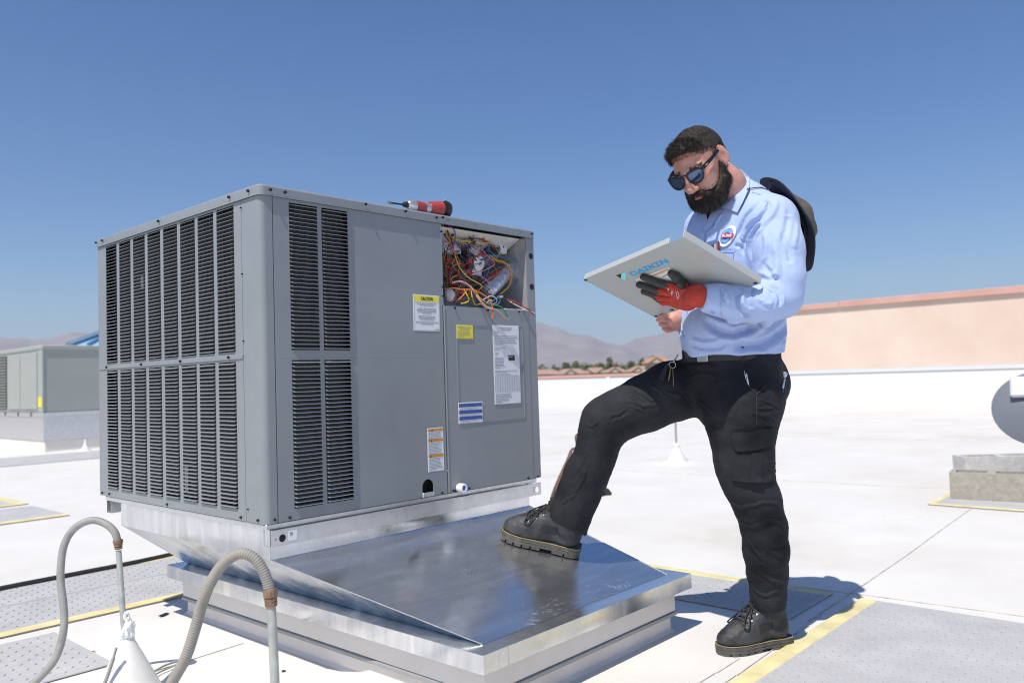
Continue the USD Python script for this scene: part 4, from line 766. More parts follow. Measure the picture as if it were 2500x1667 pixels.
part(nu, 'metal_curb', rbx(nx+.01, nx+1.49, ny+.01, ny+2.58, .178, .554, .004), M['galv']); part(nu, 'curb_foot', rbx(nx+.03, nx+1.47, ny+.03, ny+2.56, -.02, .177, .01), M['curb'])
nb = at(209, 1102, z=0); b2 = thing('pipe_boot', nb, 'small white cone boot in front of the grey-green air conditioner', 'roof boot', 'white cone boots on the roof')
part(b2, 'cone', lathe(nb, nb+[0, 0, 1], [(0, .12), (.02, .075), (.10, .03), (.15, .022), (.19, .014), (.19, 0)], 24), M['cone'], smooth=40)
vb = at(1653, 1129, z=0); vt = thing('vent_pipe', vb, 'thin grey vent pipe in a white flared boot, seen under the raised thigh', 'vent pipe')
part(vt, 'cone', lathe(vb, vb+[0, 0, 1], [(0, .26), (.004, .25), (.012, .11), (.05, .085), (.10, .062), (.14, .042), (.162, .030), (.17, .036), (.185, .030), (.20, .014), (.2, 0)], 28), M['cone'], smooth=40)
part(vt, 'pipe', tube([vb+[0, 0, .18], vb+[0, 0, .58]], .011, 12), M['conduit'])
part(vt, 'drip_cap', lathe(vb+[0, 0, .58], vb+[0, 0, 1], [(0, 0), (0, .018), (.012, .016), (.02, 0)], 12), M['conduit'])
# concrete blocks
def cmu(name, o, ln, dp, h, a, m, label):
    t = thing(name, o, label, 'concrete block', 'concrete blocks under the satellite dish'); ca, sa = math.cos(a), math.sin(a)
    p = sbox(0, 0, ln, dp).buffer(-.006).buffer(.006, quad_segs=2)
    for k in (0, 1): p = p.difference(sbox(.035+k*(ln-.02)/2, .035, .035+k*(ln-.02)/2+(ln-.125)/2, dp-.035).buffer(-.012).buffer(.012, quad_segs=2))
    q = trimesh.creation.extrude_polygon(p, h, engine='earcut'); q.apply_translation([0, 0, .011]); part(t, 'block_body', place(q, o, [ca, sa, 0], [-sa, ca, 0], [0, 0, 1]), m)
    part(t, 'web_floor', place(bx(.03, ln-.03, .03, dp-.03, .011, .02), o, [ca, sa, 0], [-sa, ca, 0], [0, 0, 1]), M['dark'])
bo = np.array([4.735, -.69, .0]); cmu('concrete_block', bo, .49, .20, .178, math.radians(-82), M['block'], 'tan hollow concrete block on the grey pad, nearest the frame edge')
bq = at(2359, 1160, t=6.15); bq[2] = .0; cmu('concrete_block', bq, .60, .20, .195, math.radians(-50), M['blockw'], 'white painted concrete block with a dark end, behind the tan block')
# satellite dish
dc = at(2552, 996, t=5.6); dn = np.array(CF)*-.75+CR*-.55+np.array([0, 0, .34]); dn /= np.linalg.norm(dn)
ds = thing('satellite_dish', dc*[1, 1, 0], 'grey satellite dish seen from behind with a white bracket, right frame edge', 'satellite dish')
dX = np.cross([0, 0, 1], dn); dX /= np.linalg.norm(dX); dY = np.cross(dn, dX)
Vd, Fd = [], []
for layer in (0, 1):
    for i in range(13):
        for j in range(48):
            a, rr = j/48*2*np.pi, i/12; Vd.append(dc+dX*math.cos(a)*rr*.325+dY*math.sin(a)*rr*.275-dn*(.055*rr*rr-.055)*1.0+dn*(.0 if layer == 0 else -.008))
for layer in (0, 1):
    for i in range(12):
        for j in range(48):
            a, b = layer*624+i*48+j, layer*624+i*48+(j+1) % 48; q = [[a, b, b+48], [a, b+48, a+48]]; Fd += q if layer == 0 else [x[::-1] for x in q]
for j in range(48): a, b = 576+j, 576+(j+1) % 48; Fd += [[a, b, b+624], [a, b+624, a+624]]
part(ds, 'reflector', trimesh.Trimesh(np.array(Vd), np.array(Fd), process=False), M['dish'], smooth=40)
def dloc(a, b, c): return dc+dX*a+dY*b+dn*c
def dbox(x0, x1, y0, y1, z0, z1): return place(rbx(x0, x1, y0, y1, z0, z1, .012), dc, dX, dY, dn)
sgn = 1 if np.dot(dX, CR) > 0 else -1
part(ds, 'bracket', cat(dbox(-.20, .20, .06, .21, .045, .085), dbox(-.10, .10, -.10, .10, .06, .10)), M['dishw'])
part(ds, 'mast', tube([dloc(0, 0, .09), dc+[.02, .02, -.14], dc*[1, 1, 0]+[.1, .1, .02]], .025, 14), M['galv'], smooth=True)
part(ds, 'mount_foot', place(rbx(-.5, .5, -.03, .03, .012, .05, .004), dc*[1, 1, 0], [.2, -.98, 0], [.98, .2, 0], [0, 0, 1]), M['galv'])
# tool bag behind the raised leg
def c8(x, y, t): return at(1300+x/5.88, 1000+y/5.88, t=t)
tb0 = at(1418, 1216, z=0); tg_ = thing('tool_bag', tb0, 'dark tool bag with brown leather straps standing behind the raised leg', 'tool bag')
bg = trimesh.creation.icosphere(4, 1.0); v = bg.vertices; v = np.sign(v)*np.abs(v)**.6; v = v*np.array([.09, .10, .12])*(1+.25*(meshkit.fbm(v*2.2, 3, 2)-.5))[:, None]; bg.vertices = v+tb0+[.10, .0, .12]; part(tg_, 'bag_body', bg, M['black'], smooth=True)
def strap(pts, w, th=.004):
    P = catmull(pts, 8); n = len(P); T = np.gradient(P, axis=0); T /= np.linalg.norm(T, axis=1)[:, None]; S = np.cross(T, CF); S /= np.linalg.norm(S, axis=1)[:, None]; w = np.interp(np.linspace(0, 1, n), np.linspace(0, 1, len(w)), w)[:, None]
    V = np.stack([P+S*w, P-S*w, P-S*w+CF*th, P+S*w+CF*th], 1).reshape(-1, 3); F = []
    for i in range(n-1):
        for k in range(4): a, b = i*4+k, i*4+(k+1) % 4; F += [[a, b, b+4], [a, b+4, a+4]]
    return trimesh.Trimesh(V, np.array(F), process=False)
part(tg_, 'strap', strap([c8(690, 370, 6.1), c8(640, 355, 6.1), c8(622, 400, 6.1), c8(632, 480, 6.12), c8(650, 560, 6.12)], [.007, .008, .007]), M['leather'])
part(tg_, 'strap', strap([c8(640, 560, 6.1), c8(565, 575, 6.08), c8(500, 740, 6.05), c8(400, 980, 6.02), c8(320, 1150, 6.0), c8(265, 1265, 6.0)], [.007, .010, .013, .019, .014, .006]), M['leather'])
part(tg_, 'strap', strap([c8(560, 580, 6.12), c8(560, 680, 6.12), c8(530, 850, 6.12), c8(500, 1000, 6.12)], [.007, .008, .007]), M['leather'])
part(tg_, 'strap', strap([c8(258, 1262, 6.0), c8(300, 1300, 6.0), c8(380, 1312, 6.05), c8(470, 1300, 6.1)], [.006, .009, .009]), M['leather'])
part(tg_, 'buckle', rbx(*np.sort([c8(400, 1100, 6.05)[0], c8(430, 1100, 6.05)[0]+.02]), *np.sort([c8(400, 1100, 6.05)[1], c8(400, 1100, 6.05)[1]-.03]), c8(0, 1115, 6.05)[2], c8(0, 1080, 6.05)[2], .004), M['tblack'])
part(tg_, 'tool_tip', lathe(at(1470, 1196, t=6.2), at(1496, 1207, t=6.2), [(0, 0), (0, .035), (.05, .026), (.078, .008), (.08, 0)], 12), M['black'])

# ------------------------------------------------------------------ the man: implicit surfaces
def rcone(P, a, b, r1, r2):
    a, b = np.asarray(a, float), np.asarray(b, float); ba = b-a; l2 = ba@ba; rr = r1-r2; a2 = l2-rr*rr; il2 = 1/l2
    pa = P-a; y = pa@ba; z = y-l2; w = pa*l2-y[:, None]*ba; x2 = (w*w).sum(1); y2 = y*y*l2; z2 = z*z*l2; k = np.sign(rr)*rr*rr*x2
    return np.where(np.sign(z)*a2*z2 > k, np.sqrt(x2+z2)*il2-r2, np.where(np.sign(y)*a2*y2 < k, np.sqrt(x2+y2)*il2-r1, (np.sqrt(np.maximum(x2*a2*il2, 0))+y*rr)*il2-r1))
class Field:
    """smooth union of round cones and ellipsoids on a grid, meshed with surface nets"""
    def __init__(s, lo, hi, h): s.lo = np.array(lo, float); s.h = h; s.n = np.ceil((np.array(hi)-s.lo)/h).astype(int)+1; s.f = np.full(s.n, .06)
    def sub(s, lo, hi):
        i0 = np.clip(np.floor((lo-s.lo)/s.h).astype(int), 0, s.n); i1 = np.clip(np.ceil((hi-s.lo)/s.h).astype(int)+1, 0, s.n); sl = tuple(slice(a, b) for a, b in zip(i0, i1))
        g_ = np.meshgrid(*[s.lo[k]+s.h*np.arange(i0[k], i1[k]) for k in range(3)], indexing='ij'); return sl, np.stack([q.ravel() for q in g_], -1), g_[0].shape
    def put(s, sl, d, shape, k, cut=False):
        if not d.size: return
        d = d.reshape(shape); f = s.f[sl]
        if cut: d = -d; h = np.maximum(k-np.abs(f-d), 0)/k; s.f[sl] = np.maximum(f, d)+h*h*k*.25; return
        h = np.maximum(k-np.abs(f-d), 0)/k; s.f[sl] = np.minimum(f, d)-h*h*k*.25
    def cone(s, a, b, r1, r2, k=.02, ax=None, fac=1., cut=False):
        a, b = np.asarray(a, float), np.asarray(b, float); R = max(r1, r2)*max(1, fac)+.07
        sl, P, sh = s.sub(np.minimum(a, b)-R, np.maximum(a, b)+R)
        if not len(P): return
        if ax is None: d = rcone(P, a, b, r1, r2)
        else:
            q = P-a; q = q+np.outer(q@ax, ax)*(1/fac-1); e = b-a; e = e+ax*(e@ax)*(1/fac-1); d = rcone(q, np.zeros(3), e, r1, r2)*min(1, fac**.5)
        s.put(sl, d, sh, k, cut)
    def ell(s, c, A, r, k=.02, cut=False):
        """A: rows = axes, r: radii"""
        c = np.asarray(c, float); R = max(r)+.07; sl, P, sh = s.sub(c-R, c+R)
        if not len(P): return
        q = (P-c)@np.asarray(A).T; r = np.asarray(r, float); k0 = np.linalg.norm(q/r, axis=1); k1 = np.linalg.norm(q/(r*r), axis=1); s.put(sl, k0*(k0-1)/np.maximum(k1, 1e-9), sh, k, cut)
    def chain(s, pts, k=.02, ax=None, fac=1.):
        for (a, ra), (b, rb) in zip(pts[:-1], pts[1:]): s.cone(a, b, ra, rb, k, ax, fac)
    def cutplane(s, o, n):
        g_ = np.meshgrid(*[s.lo[k]+s.h*np.arange(s.n[k]) for k in range(3)], indexing='ij'); d = (g_[0]-o[0])*n[0]+(g_[1]-o[1])*n[1]+(g_[2]-o[2])*n[2]; s.f = np.maximum(s.f, d)
    def mesh(s, smooth=4):
        f = s.f; ins = f < 0; n = f.shape; c = np.zeros(tuple(x-1 for x in n)); P = np.zeros(c.shape+(3,)); corner = [(i, j, k) for i in (0, 1) for j in (0, 1) for k in (0, 1)]
        S = lambda o: tuple(slice(o[q], n[q]-1+o[q]) for q in range(3))
        tot = sum(ins[S(o)].astype(int) for o in corner); act = (tot > 0) & (tot < 8); idx = np.full(c.shape, -1); ids = np.argwhere(act); idx[act] = np.arange(len(ids))
        acc = np.zeros((len(ids), 3)); cnt = np.zeros(len(ids))
        for o in corner:
            for ax in range(3):
                if o[ax]: continue
                o2 = list(o); o2[ax] = 1; va = f[tuple((ids+np.array(o)).T)]; vb_ = f[tuple((ids+np.array(o2)).T)]; x = (va < 0) != (vb_ < 0); t = np.where(x, va/np.where(x, va-vb_, 1), 0)
                p = np.array(o, float)+0*acc; p[:, ax] = t; acc[x] += p[x]; cnt[x] += 1
        V = s.lo+s.h*(ids+acc/cnt[:, None]); F = []
        for ax in range(3):
            b, c2 = [(1, 2), (2, 0), (0, 1)][ax]; sa = [slice(1, n[q]-1) for q in range(3)]; sa[ax] = slice(0, n[ax]-1); sb = list(sa); sb[ax] = slice(1, n[ax])
            A_, B_ = ins[tuple(sa)], ins[tuple(sb)]; e = np.argwhere(A_ != B_); o = np.array([1, 1, 1]); o[ax] = 0; e = e+o; flip = ins[tuple(e.T)]
            def at_(db, dc): q = e.copy(); q[:, b] -= db; q[:, c2] -= dc; return idx[tuple(q.T)]
            q0, q1, q2, q3 = at_(1, 1), at_(0, 1), at_(0, 0), at_(1, 0); Q = np.stack([q0, q1, q2, q3], 1); Q[~flip] = Q[~flip][:, ::-1]; F += [Q[:, [0, 1, 2]], Q[:, [0, 2, 3]]]
        F = np.vstack(F); used = np.unique(F); re_ = np.full(len(V), -1); re_[used] = np.arange(len(used)); V, F = V[used], re_[F]
        E = np.vstack([F[:, [0, 1]], F[:, [1, 2]], F[:, [2, 0]]]); E = np.vstack([E, E[:, ::-1]]); A = sparse.csr_matrix((np.ones(len(E)), (E[:, 0], E[:, 1])), (len(V), len(V))); A.data[:] = 1; A = sparse.diags(1/np.asarray(A.sum(1)).ravel())@A
        for k in range(smooth): V = V+.55*(A@V-V); V = V-.57*(A@V-V)
        return trimesh.Trimesh(V, F, process=False)
def vnorm(m_):
    return meshkit.arrays(m_, True)[2]
def crease(m_, folds, WF=.72, HFc=.75):
    """raise or sink ridges along polylines given on the picture of the surface: (points, width, height)"""
    V = np.array(m_.vertices); N = vnorm(m_); uv, z = proj(V); front = (N@CF < .1); fi = np.nonzero(front)[0]; tree_ = cKDTree(uv[fi]); off = np.zeros(len(V)); Vt_ = cKDTree(V)
    for pts, w, h in folds:
        w, h = w*WF, h*HFc
        pl = catmull([[*p, 0] for p in pts], 10)[:, :2]; q = []
        for p in pl:
            _, i = tree_.query(p, k=12); i = fi[i]; q.append(V[i[np.argmin(z[i])]])
        q = np.array(q); q = np.vstack([q[:1], (q[:-2]+q[1:-1]*2+q[2:])/4, q[-1:]]) if len(q) > 3 else q
        s = np.linspace(0, 1, len(q)*4); q = np.stack([np.interp(s, np.linspace(0, 1, len(q)), q[:, k]) for k in range(3)], 1); tr = cKDTree(q); d, j = tr.query(V, distance_upper_bound=w*3.2)
        ok = np.isfinite(d); tt = j[ok]/(len(q)-1); fade = np.clip(np.sin(np.pi*np.clip(tt, .02, .98))*1.8, 0, 1); x = d[ok]/w
        off[ok] += h*fade*(np.exp(-x*x)-.22*np.exp(-((x-1.9)/.8)**2))*(1)
    m_.vertices = V+N*off[:, None]; return m_
def rumple(m_, amp, scale, seed, aniso=(1, 1, 1)):
    V = np.array(m_.vertices); N = vnorm(m_); f = meshkit.fbm(V*scale*np.array(aniso), 3, seed)-.5; r_ = 1-np.abs(2*meshkit.fbm(V*scale*1.7*np.array(aniso)+7, 3, seed+3)-1)*2
    m_.vertices = V+N*(amp*(f*1.2+.5*(np.abs(r_)-.7)))[:, None]; return m_
def drape(m_, poly, off, th=.0015, step=5., edge=None):
    """a sheet cut to an outline and laid on the near side of a surface"""
    V = np.array(m_.vertices); N = vnorm(m_); uv, z = proj(V); fi = np.nonzero(N@CF < .15)[0]; tr = cKDTree(uv[fi])
    P = Polygon(poly).buffer(0); b = P.boundary; n = max(12, int(b.length/step)); ring_ = np.array([b.interpolate(k/n, normalized=True).coords[0] for k in range(n)])
    x0, y0, x1, y1 = P.bounds; inner = np.array([[x, y] for x in np.arange(x0, x1, step) for y in np.arange(y0, y1, step) if P.buffer(-step*.5).contains(Point(x, y))]).reshape(-1, 2)
    Q = np.vstack([ring_, inner])
    from scipy.spatial import Delaunay
    T = Delaunay(Q).simplices; cen = Q[T].mean(1); T = T[[P.contains(Point(c)) for c in cen]]
    _, i = tr.query(Q, k=10); i = fi[i]; zz = z[i]; dz = np.min(zz, 1); near = zz < dz[:, None]+.03; dep = (zz*near).sum(1)/near.sum(1)
    o = np.full(len(Q), off)
    if edge is not None: o = np.array([edge(q) for q in Q])
    top = np.array([at(q[0], q[1], t=d-k) for q, d, k in zip(Q, dep, o)]); bot = np.array([at(q[0], q[1], t=d-k+th) for q, d, k in zip(Q, dep, o)])
    a = Q[T]; cr = (a[:, 1, 0]-a[:, 0, 0])*(a[:, 2, 1]-a[:, 0, 1])-(a[:, 1, 1]-a[:, 0, 1])*(a[:, 2, 0]-a[:, 0, 0]); T[cr > 0] = T[cr > 0][:, ::-1]
    F = [T, T[:, ::-1]+len(Q)]; k = np.arange(n); k2 = (k+1) % n; F += [np.stack([k, k2, k2+len(Q)], 1), np.stack([k, k2+len(Q), k+len(Q)], 1)]
    g_ = trimesh.Trimesh(np.vstack([top, bot]), np.vstack(F), process=False); g_.fix_normals() if False else None; return g_
def surf(m_, x, y, off=0.):
    V = np.array(m_.vertices); N = vnorm(m_); uv, z = proj(V); fi = np.nonzero(N@CF < .15)[0]; _, i = cKDTree(uv[fi]).query([x, y], k=10); return at(x, y, t=z[fi[i]].min()-off)

RH = np.array([CR[0], CR[1], 0])/np.linalg.norm(CR[:2]); FH = np.array([CF[0], CF[1], 0])/np.linalg.norm(CF[:2]); ZU = np.array([0, 0, 1.0])
def facing(deg): a = math.radians(deg); return -math.cos(a)*RH-math.sin(a)*FH, math.sin(a)*RH-math.cos(a)*FH
BF, BL = facing(38)      # chest direction, the man's left
B = lambda x, y, t: at(x, y, t=t)

# the removed panel he reads, held flat by its edges
pc4 = CP+(np.array([[.904, -.547, 1.247], [.773, -1.015, 1.314], [1.061, -1.114, 1.187], [1.192, -.647, 1.12]])-CP+np.array([0, 0, .0001]))*.97
pu = pc4[1]-pc4[0]; PW = np.linalg.norm(pu); pu /= PW; pv = pc4[3]-pc4[0]; pv -= pu*(pv@pu); PH = np.linalg.norm(pv); pv /= PH; pn = np.cross(pu, pv)
if pn[2] > 0: pn = -pn                               # outer face looks down
pl_o = pc4[0]
dp = thing('access_panel', pc4.mean(0), 'pale grey metal access panel with blue lettering, held by the man', 'metal panel')
def PL(u, v, w): return pl_o+pu*u+pv*v+pn*w
def pbox(u0, u1, v0, v1, w0, w1, r=.0006): return place(rbx(u0, u1, v0, v1, w0, w1, r), pl_o, pu, pv, pn)
part(dp, 'plate', pbox(0, PW, 0, PH, -.0012, 0), M['panel'])
part(dp, 'edge_lip', pbox(PW-.0012, PW, .0, PH, -.024, -.0013), M['panel']); part(dp, 'edge_lip', pbox(.004, PW-.06, -.0012, 0, -.020, 0), M['panel'])
part(dp, 'edge_lip', pbox(0, .0012, .01, PH-.01, -.014, -.0013), M['panel'])
part(dp, 'edge_hem', pbox(0, PW, PH-.004, PH+.001, -.004, .0004), M['panel'])
for (u_, v_) in ((.006, .006), (.012, PH-.004), (PW-.012, PH-.01), (.10, PH-.012)): part(dp, 'corner_clip', pbox(u_-.006, u_+.006, v_-.005, v_+.005, -.003, .0012), M['tblack'])
def uvp(x, y): q = at(x, y, pl=(pl_o, pn))-pl_o; return q@pu, q@pv
# lettering in the panel's own plane: measured along it
la, lb, lc = np.array(uvp(1545, 674)), np.array(uvp(1634, 640.5)), np.array(uvp(1624, 631.5))
tm = meshkit.text_mesh('DAIKIN', .03, .0006, True); v = tm.vertices.copy(); v[:, 0] -= v[:, 0].min(); v[:, 1] -= v[:, 1].min()
eu = (lb-la)/v[:, 0].max(); n2 = np.array([eu[1], -eu[0]])/np.linalg.norm(eu); n2 = n2 if n2@(lc-lb) > 0 else -n2; evh = (lc-lb)/v[:, 1].max()
tm.vertices = np.array([PL(*(la+eu*p[0]+evh*p[1]), .0004+p[2]) for p in v]); part(dp, 'lettering', tm, M['logo'], label='blue word DAIKIN')
def ppoly(pts, h=.0009): return extr(Polygon([uvp(*p) for p in pts]).buffer(0), h, (pl_o+pn*.0003, pu, pv, pn))
part(dp, 'logo_mark', ppoly([(1504, 672), (1517, 668), (1516, 679)]), M['inkd']); part(dp, 'logo_mark', ppoly([(1517.5, 667), (1528.5, 664), (1527.5, 684), (1516.5, 679)]), M['logo2'])
sk_ = part(dp, 'warning_sticker', ppoly([(1550, 683), (1632, 652.5), (1665, 671), (1612, 720), (1594, 713)]), M['white'])
sk2 = part(dp, 'warning_sticker', ppoly([(1632, 722), (1640, 719), (1681, 741), (1672, 744)]), M['white'])
def pstroke(p, q, w, m_, h=.0016):
    a, b = np.array(uvp(*p)), np.array(uvp(*q)); d = (b-a)/np.linalg.norm(b-a); n_ = np.array([-d[1], d[0]])*w
    return extr(Polygon([a-n_, b-n_, b+n_, a+n_]), h, (pl_o+pn*.0003, pu, pv, pn))
part(sk_, 'orange_band', pstroke((1592, 672), (1632, 656), .0022, 'lor'), M['lor']); part(sk_, 'orange_band', pstroke((1617, 675.5), (1640, 664), .0022, 'lor'), M['lor'])
part(sk_, 'print', cat(*[pstroke((1560+8*k, 683-3*k), (1567+8*k, 680.5-3*k), .0009, 'ink') for k in range(4)]+[pstroke((1598+5*k, 672.5-2*k), (1612+5*k, 667-2*k), .0006, 'ink') for k in range(3)]), M['ink'])

man = thing('person', np.array([1.27, -.93, 0]), 'bearded man in blue work shirt, one boot on the metal adapter, reading a panel', 'person')

# ---- where the boots stand
s_h, s_t = at(1932, 1568, z=0), at(1757, 1597, z=0); fx = s_t-s_h; fx /= np.linalg.norm(fx); inn_ = np.cross(ZU, fx); inn_ = inn_ if inn_@CF > 0 else -inn_
so = (s_h+s_t)/2+inn_*.042+fx*.004+RH*.010-FH*.040
r_h, r_t = slope_pt(1407, 1367), slope_pt(1220, 1320); sn = np.cross([1., 0, 0], SLA[0]-np.array([0, IY0, FZ])); sn /= np.linalg.norm(sn); sn = sn if sn[2] > 0 else -sn
fx2 = r_t-r_h; fx2 /= np.linalg.norm(fx2); in2 = np.cross(sn, fx2); in2 = in2 if in2@CF > 0 else -in2
ro = (r_h+r_t)/2+in2*.046+sn*.001
ANK_L, ANK_R = so-fx*.056+ZU*.105, ro-fx2*.060+sn*.11
tAL, tAR = (ANK_L-CP)@CF, (ANK_R-CP)@CF

# ---- trousers
fld = Field([.65, -1.35, .0], [1.75, .05, 1.08], .0062)
pel = B(1782, 880, 2.755); ax = BF
def st(xl, xr, y, t, fac=1.): return (B((xl+xr)/2, y, t), (xr-xl)/2*t/FPX)
hips = [(B(1783, 858, 2.755), .158), (B(1786, 905, 2.755), .166), (B(1795, 960, 2.745), .155)]
for (a, ra), (b, rb) in zip(hips[:-1], hips[1:]): fld.cone(a, b, ra, rb, .03, BF, .86)
fld.ell(B(1868, 935, 2.79), np.eye(3), (.085, .085, .10), .05)     # seat
# standing (left) leg
L1 = [st(1712, 1918, 968, 2.68), st(1718, 1902, 1010, 2.65), st(1728, 1897, 1060, 2.63), st(1739, 1894, 1130, 2.61), st(1760, 1897, 1180, 2.60), st(1782, 1913, 1222, 2.60), st(1803, 1927, 1285, 2.62), st(1810, 1931, 1345, 2.645), st(1818, 1929, 1400, 2.67), st(1826, 1926, 1450, tAL-.02), st(1830, 1924, 1492, tAL-.01)]
L1 = [(p, r-(.011 if i > 1 else .004)) for i, (p, r) in enumerate(L1)]
fld.chain(L1, .02)
# raised (right) leg
R1 = [(B(1700, 945, 2.83), .100), (B(1640, 955, 2.83), .104), (B(1575, 985, 2.83), .098), (B(1513, 1012, 2.835), .090), (B(1478, 1030, 2.84), .086), (B(1463, 1072, 2.845), .083), st(1397, 1508, 1115, 2.85), st(1372, 1490, 1160, 2.855), st(1356, 1470, 1205, 2.855), st(1342, 1452, 1250, 2.855), st(1330, 1443, 1290, 2.855)]
R1[-2] = (B(1396, 1248, tAR-.03), .081); R1[-1] = (B(1386, 1290, tAR-.01), .082)
print('ankles', proj(ANK_L), proj(ANK_R))
R1 = [(p, r-(.010 if i > 4 else .003)) for i, (p, r) in enumerate(R1)]
fld.chain(R1, .025)
fld.cutplane(B(1783, 862, 2.755), np.array([0, 0, 1.0]))
h1, h2 = B(1335, 1261, 2.86), B(1437, 1313, 2.86); e_ = h2-h1; hn = -np.cross(e_, CF); hn /= np.linalg.norm(hn); hn = hn if hn[2] < 0 else -hn
gq = np.meshgrid(*[fld.lo[k]+fld.h*np.arange(fld.n[k]) for k in range(3)], indexing='ij'); Gp = np.stack(gq, -1)
near_r = np.linalg.norm((Gp-B(1386, 1290, 2.86))[..., :2], axis=-1) < .22
near_l = (np.linalg.norm((Gp-B(1880, 1480, 2.66))[..., :2], axis=-1) < .2)
d_r = (Gp-h1)@hn; fld.f = np.where(near_r & (Gp[..., 2] < .62), np.maximum(fld.f, d_r), fld.f)
zl_ = B(1880, 1490, 2.66)[2]; fld.f = np.where(near_l, np.maximum(fld.f, zl_-Gp[..., 2]), fld.f)
tr_m = fld.mesh(6).subdivide()
tr_m = rumple(tr_m, .005, 4.5, 31, (1, 1, 1.3)); tr_m = rumple(tr_m, .0016, 24, 33, (1, 1, 2.2))
F_ = lambda ox, oy, s, pts, w, h: ([(ox+x/s, oy+y/s) for x, y in pts], w, h)
tf = [F_(1290, 760, 6.03, p, .010, .0075) for p in ([(1750, 1030), (1880, 1130), (2060, 1280)], [(1540, 1130), (1700, 1220), (1890, 1340)], [(1500, 1260), (1620, 1340), (1720, 1410)], [(1950, 1150), (2080, 1210), (2260, 1270)], [(1480, 1370), (1590, 1440), (1690, 1480)])]
tf += [F_(1300, 1000, 5.88, p, .011, .008) for p in ([(760, 600), (700, 760), (560, 960)], [(700, 1010), (640, 1120), (560, 1190)], [(760, 200), (840, 250), (930, 140)], [(640, 1180), (500, 1290), (340, 1360)], [(740, 860), (730, 960), (690, 1040)])]
tf += [F_(1300, 1000, 5.88, p, .012, -.010) for p in ([(1290, 300), (1330, 420), (1310, 570)], [(1210, 470), (1250, 560), (1290, 640)], [(1360, 0), (1240, 90), (1100, 130)])]
tf += [F_(1740, 840, 4.355, p, .010, .008) for p in ([(500, 570), (610, 620), (730, 670)], [(490, 690), (600, 680), (700, 720)], [(500, 780), (600, 760), (700, 830)], [(560, 1240), (640, 1270), (690, 1260)], [(560, 1330), (640, 1320), (690, 1370)], [(440, 1470), (600, 1440), (690, 1390)])]
tf += [(p, .012, .008) for p in ([(1770, 1215), (1810, 1240), (1880, 1225), (1918, 1250)], [(1790, 1250), (1830, 1285), (1890, 1270), (1930, 1310)], [(1819, 1310), (1838, 1340), (1860, 1370)], [(1862, 1322), (1885, 1350), (1920, 1362)], [(1850, 1390), (1880, 1418), (1925, 1420)], [(1832, 1430), (1860, 1455), (1915, 1440)], [(1900, 1000), (1870, 1012), (1835, 1005)])]
tf += [F_(1380, 820, 3.267, p, .012, .006) for p in ([(950, 350), (1080, 300), (1230, 330)], [(940, 260), (1080, 230), (1250, 260)], [(1000, 500), (1120, 560), (1200, 650)], [(480, 500), (620, 560), (760, 540)])]
tf += [F_(1380, 820, 3.267, p, .004, -.003) for p in ([(1430, 160), (1425, 280), (1470, 410), (1530, 470)], [(1535, 470), (1535, 720)], [(1430, 700), (1430, 720)], [(910, 420), (1010, 570), (1130, 700)])]
tf += [(p, .0035, -.003) for p in ([(1504, 1042), (1487, 1090), (1470, 1136), (1445, 1196), (1420, 1260), (1407, 1296)], [(1906, 1370), (1905, 1430), (1908, 1480)])]
tr_m = crease(tr_m, tf, .42, .42)
part(man, 'trousers', tr_m, M['trouser'], smooth=True)
TR = '/World/person/trousers'
part(TR, 'cargo_pocket', drape(tr_m, [(1780, 1058), (1893, 1050), (1894, 1172), (1850, 1180), (1785, 1172)], .010, .009, edge=None), M['trouser'], smooth=35)
part(TR, 'pocket_flap', drape(tr_m, [(1779, 1055), (1830, 1054), (1892, 1043), (1892, 1080), (1870, 1092), (1840, 1100), (1800, 1102), (1794, 1098)], .017, .006), M['trouser'], smooth=35)
part(TR, 'pocket_strap', drape(tr_m, [(1834, 1106), (1862, 1103), (1862, 1176), (1832, 1178)], .0145, .004), M['trouser'], smooth=35)
part(TR, 'pocket_lining', drape(tr_m, [(1817, 904), (1824, 914), (1830, 943), (1826, 938), (1819, 920)], .004, .004, 3), M['white'], label='white lining showing at the side pocket')
for pl_ in ([(1819, 905), (1826, 935), (1847, 963)], [(1847, 963), (1869, 942)], [(1847, 965), (1848, 1040)]): part(TR, 'seam', tube([surf(tr_m, x, y, .001) for x, y in [(a[0], a[1]) for a in catmull([[*p, 0] for p in pl_], 5)]], .0016, 5), M['trouser2'])
for hem in ([(1838, 1482), (1860, 1486), (1890, 1487), (1921, 1482)],): part(TR, 'hem', tube([surf(tr_m, x, y-8, .0) for x, y in hem], .0012, 5), M['trouser2'])
# belt with buckle and loops
bc = B(1783, 868, 2.755); a_ = np.linspace(0, 2*np.pi, 65)
def waist(a, dz, s=1.0): return bc+(BL*math.cos(a)*.163+BF*math.sin(a)*.141)*s+ZU*dz
Vb = np.array([[waist(a, dz, s) for dz, s in ((-.018, 1.0), (-.018, 1.035), (.018, 1.035), (.018, 1.0))] for a in a_[:-1]]).reshape(-1, 3); Fb = []
for i in range(64):
    for k in range(4): p, q = i*4+k, i*4+(k+1) % 4; r_, s_ = ((i+1) % 64)*4+k, ((i+1) % 64)*4+(k+1) % 4; Fb += [[p, r_, s_], [p, s_, q]]
bl_ = part(man, 'belt', trimesh.Trimesh(Vb, np.array(Fb), process=False), M['belt'])
for an in (.75, 2.3, -.35): p_ = waist(an, 0, 1.045); part(bl_, 'belt_loop', place(rbx(-.006, .006, -.003, .003, -.024, .024, .002), p_, np.cross(ZU, (p_-bc)/np.linalg.norm(p_-bc)), (p_-bc)/np.linalg.norm(p_-bc)*[1, 1, 0], ZU), M['trouser2'])
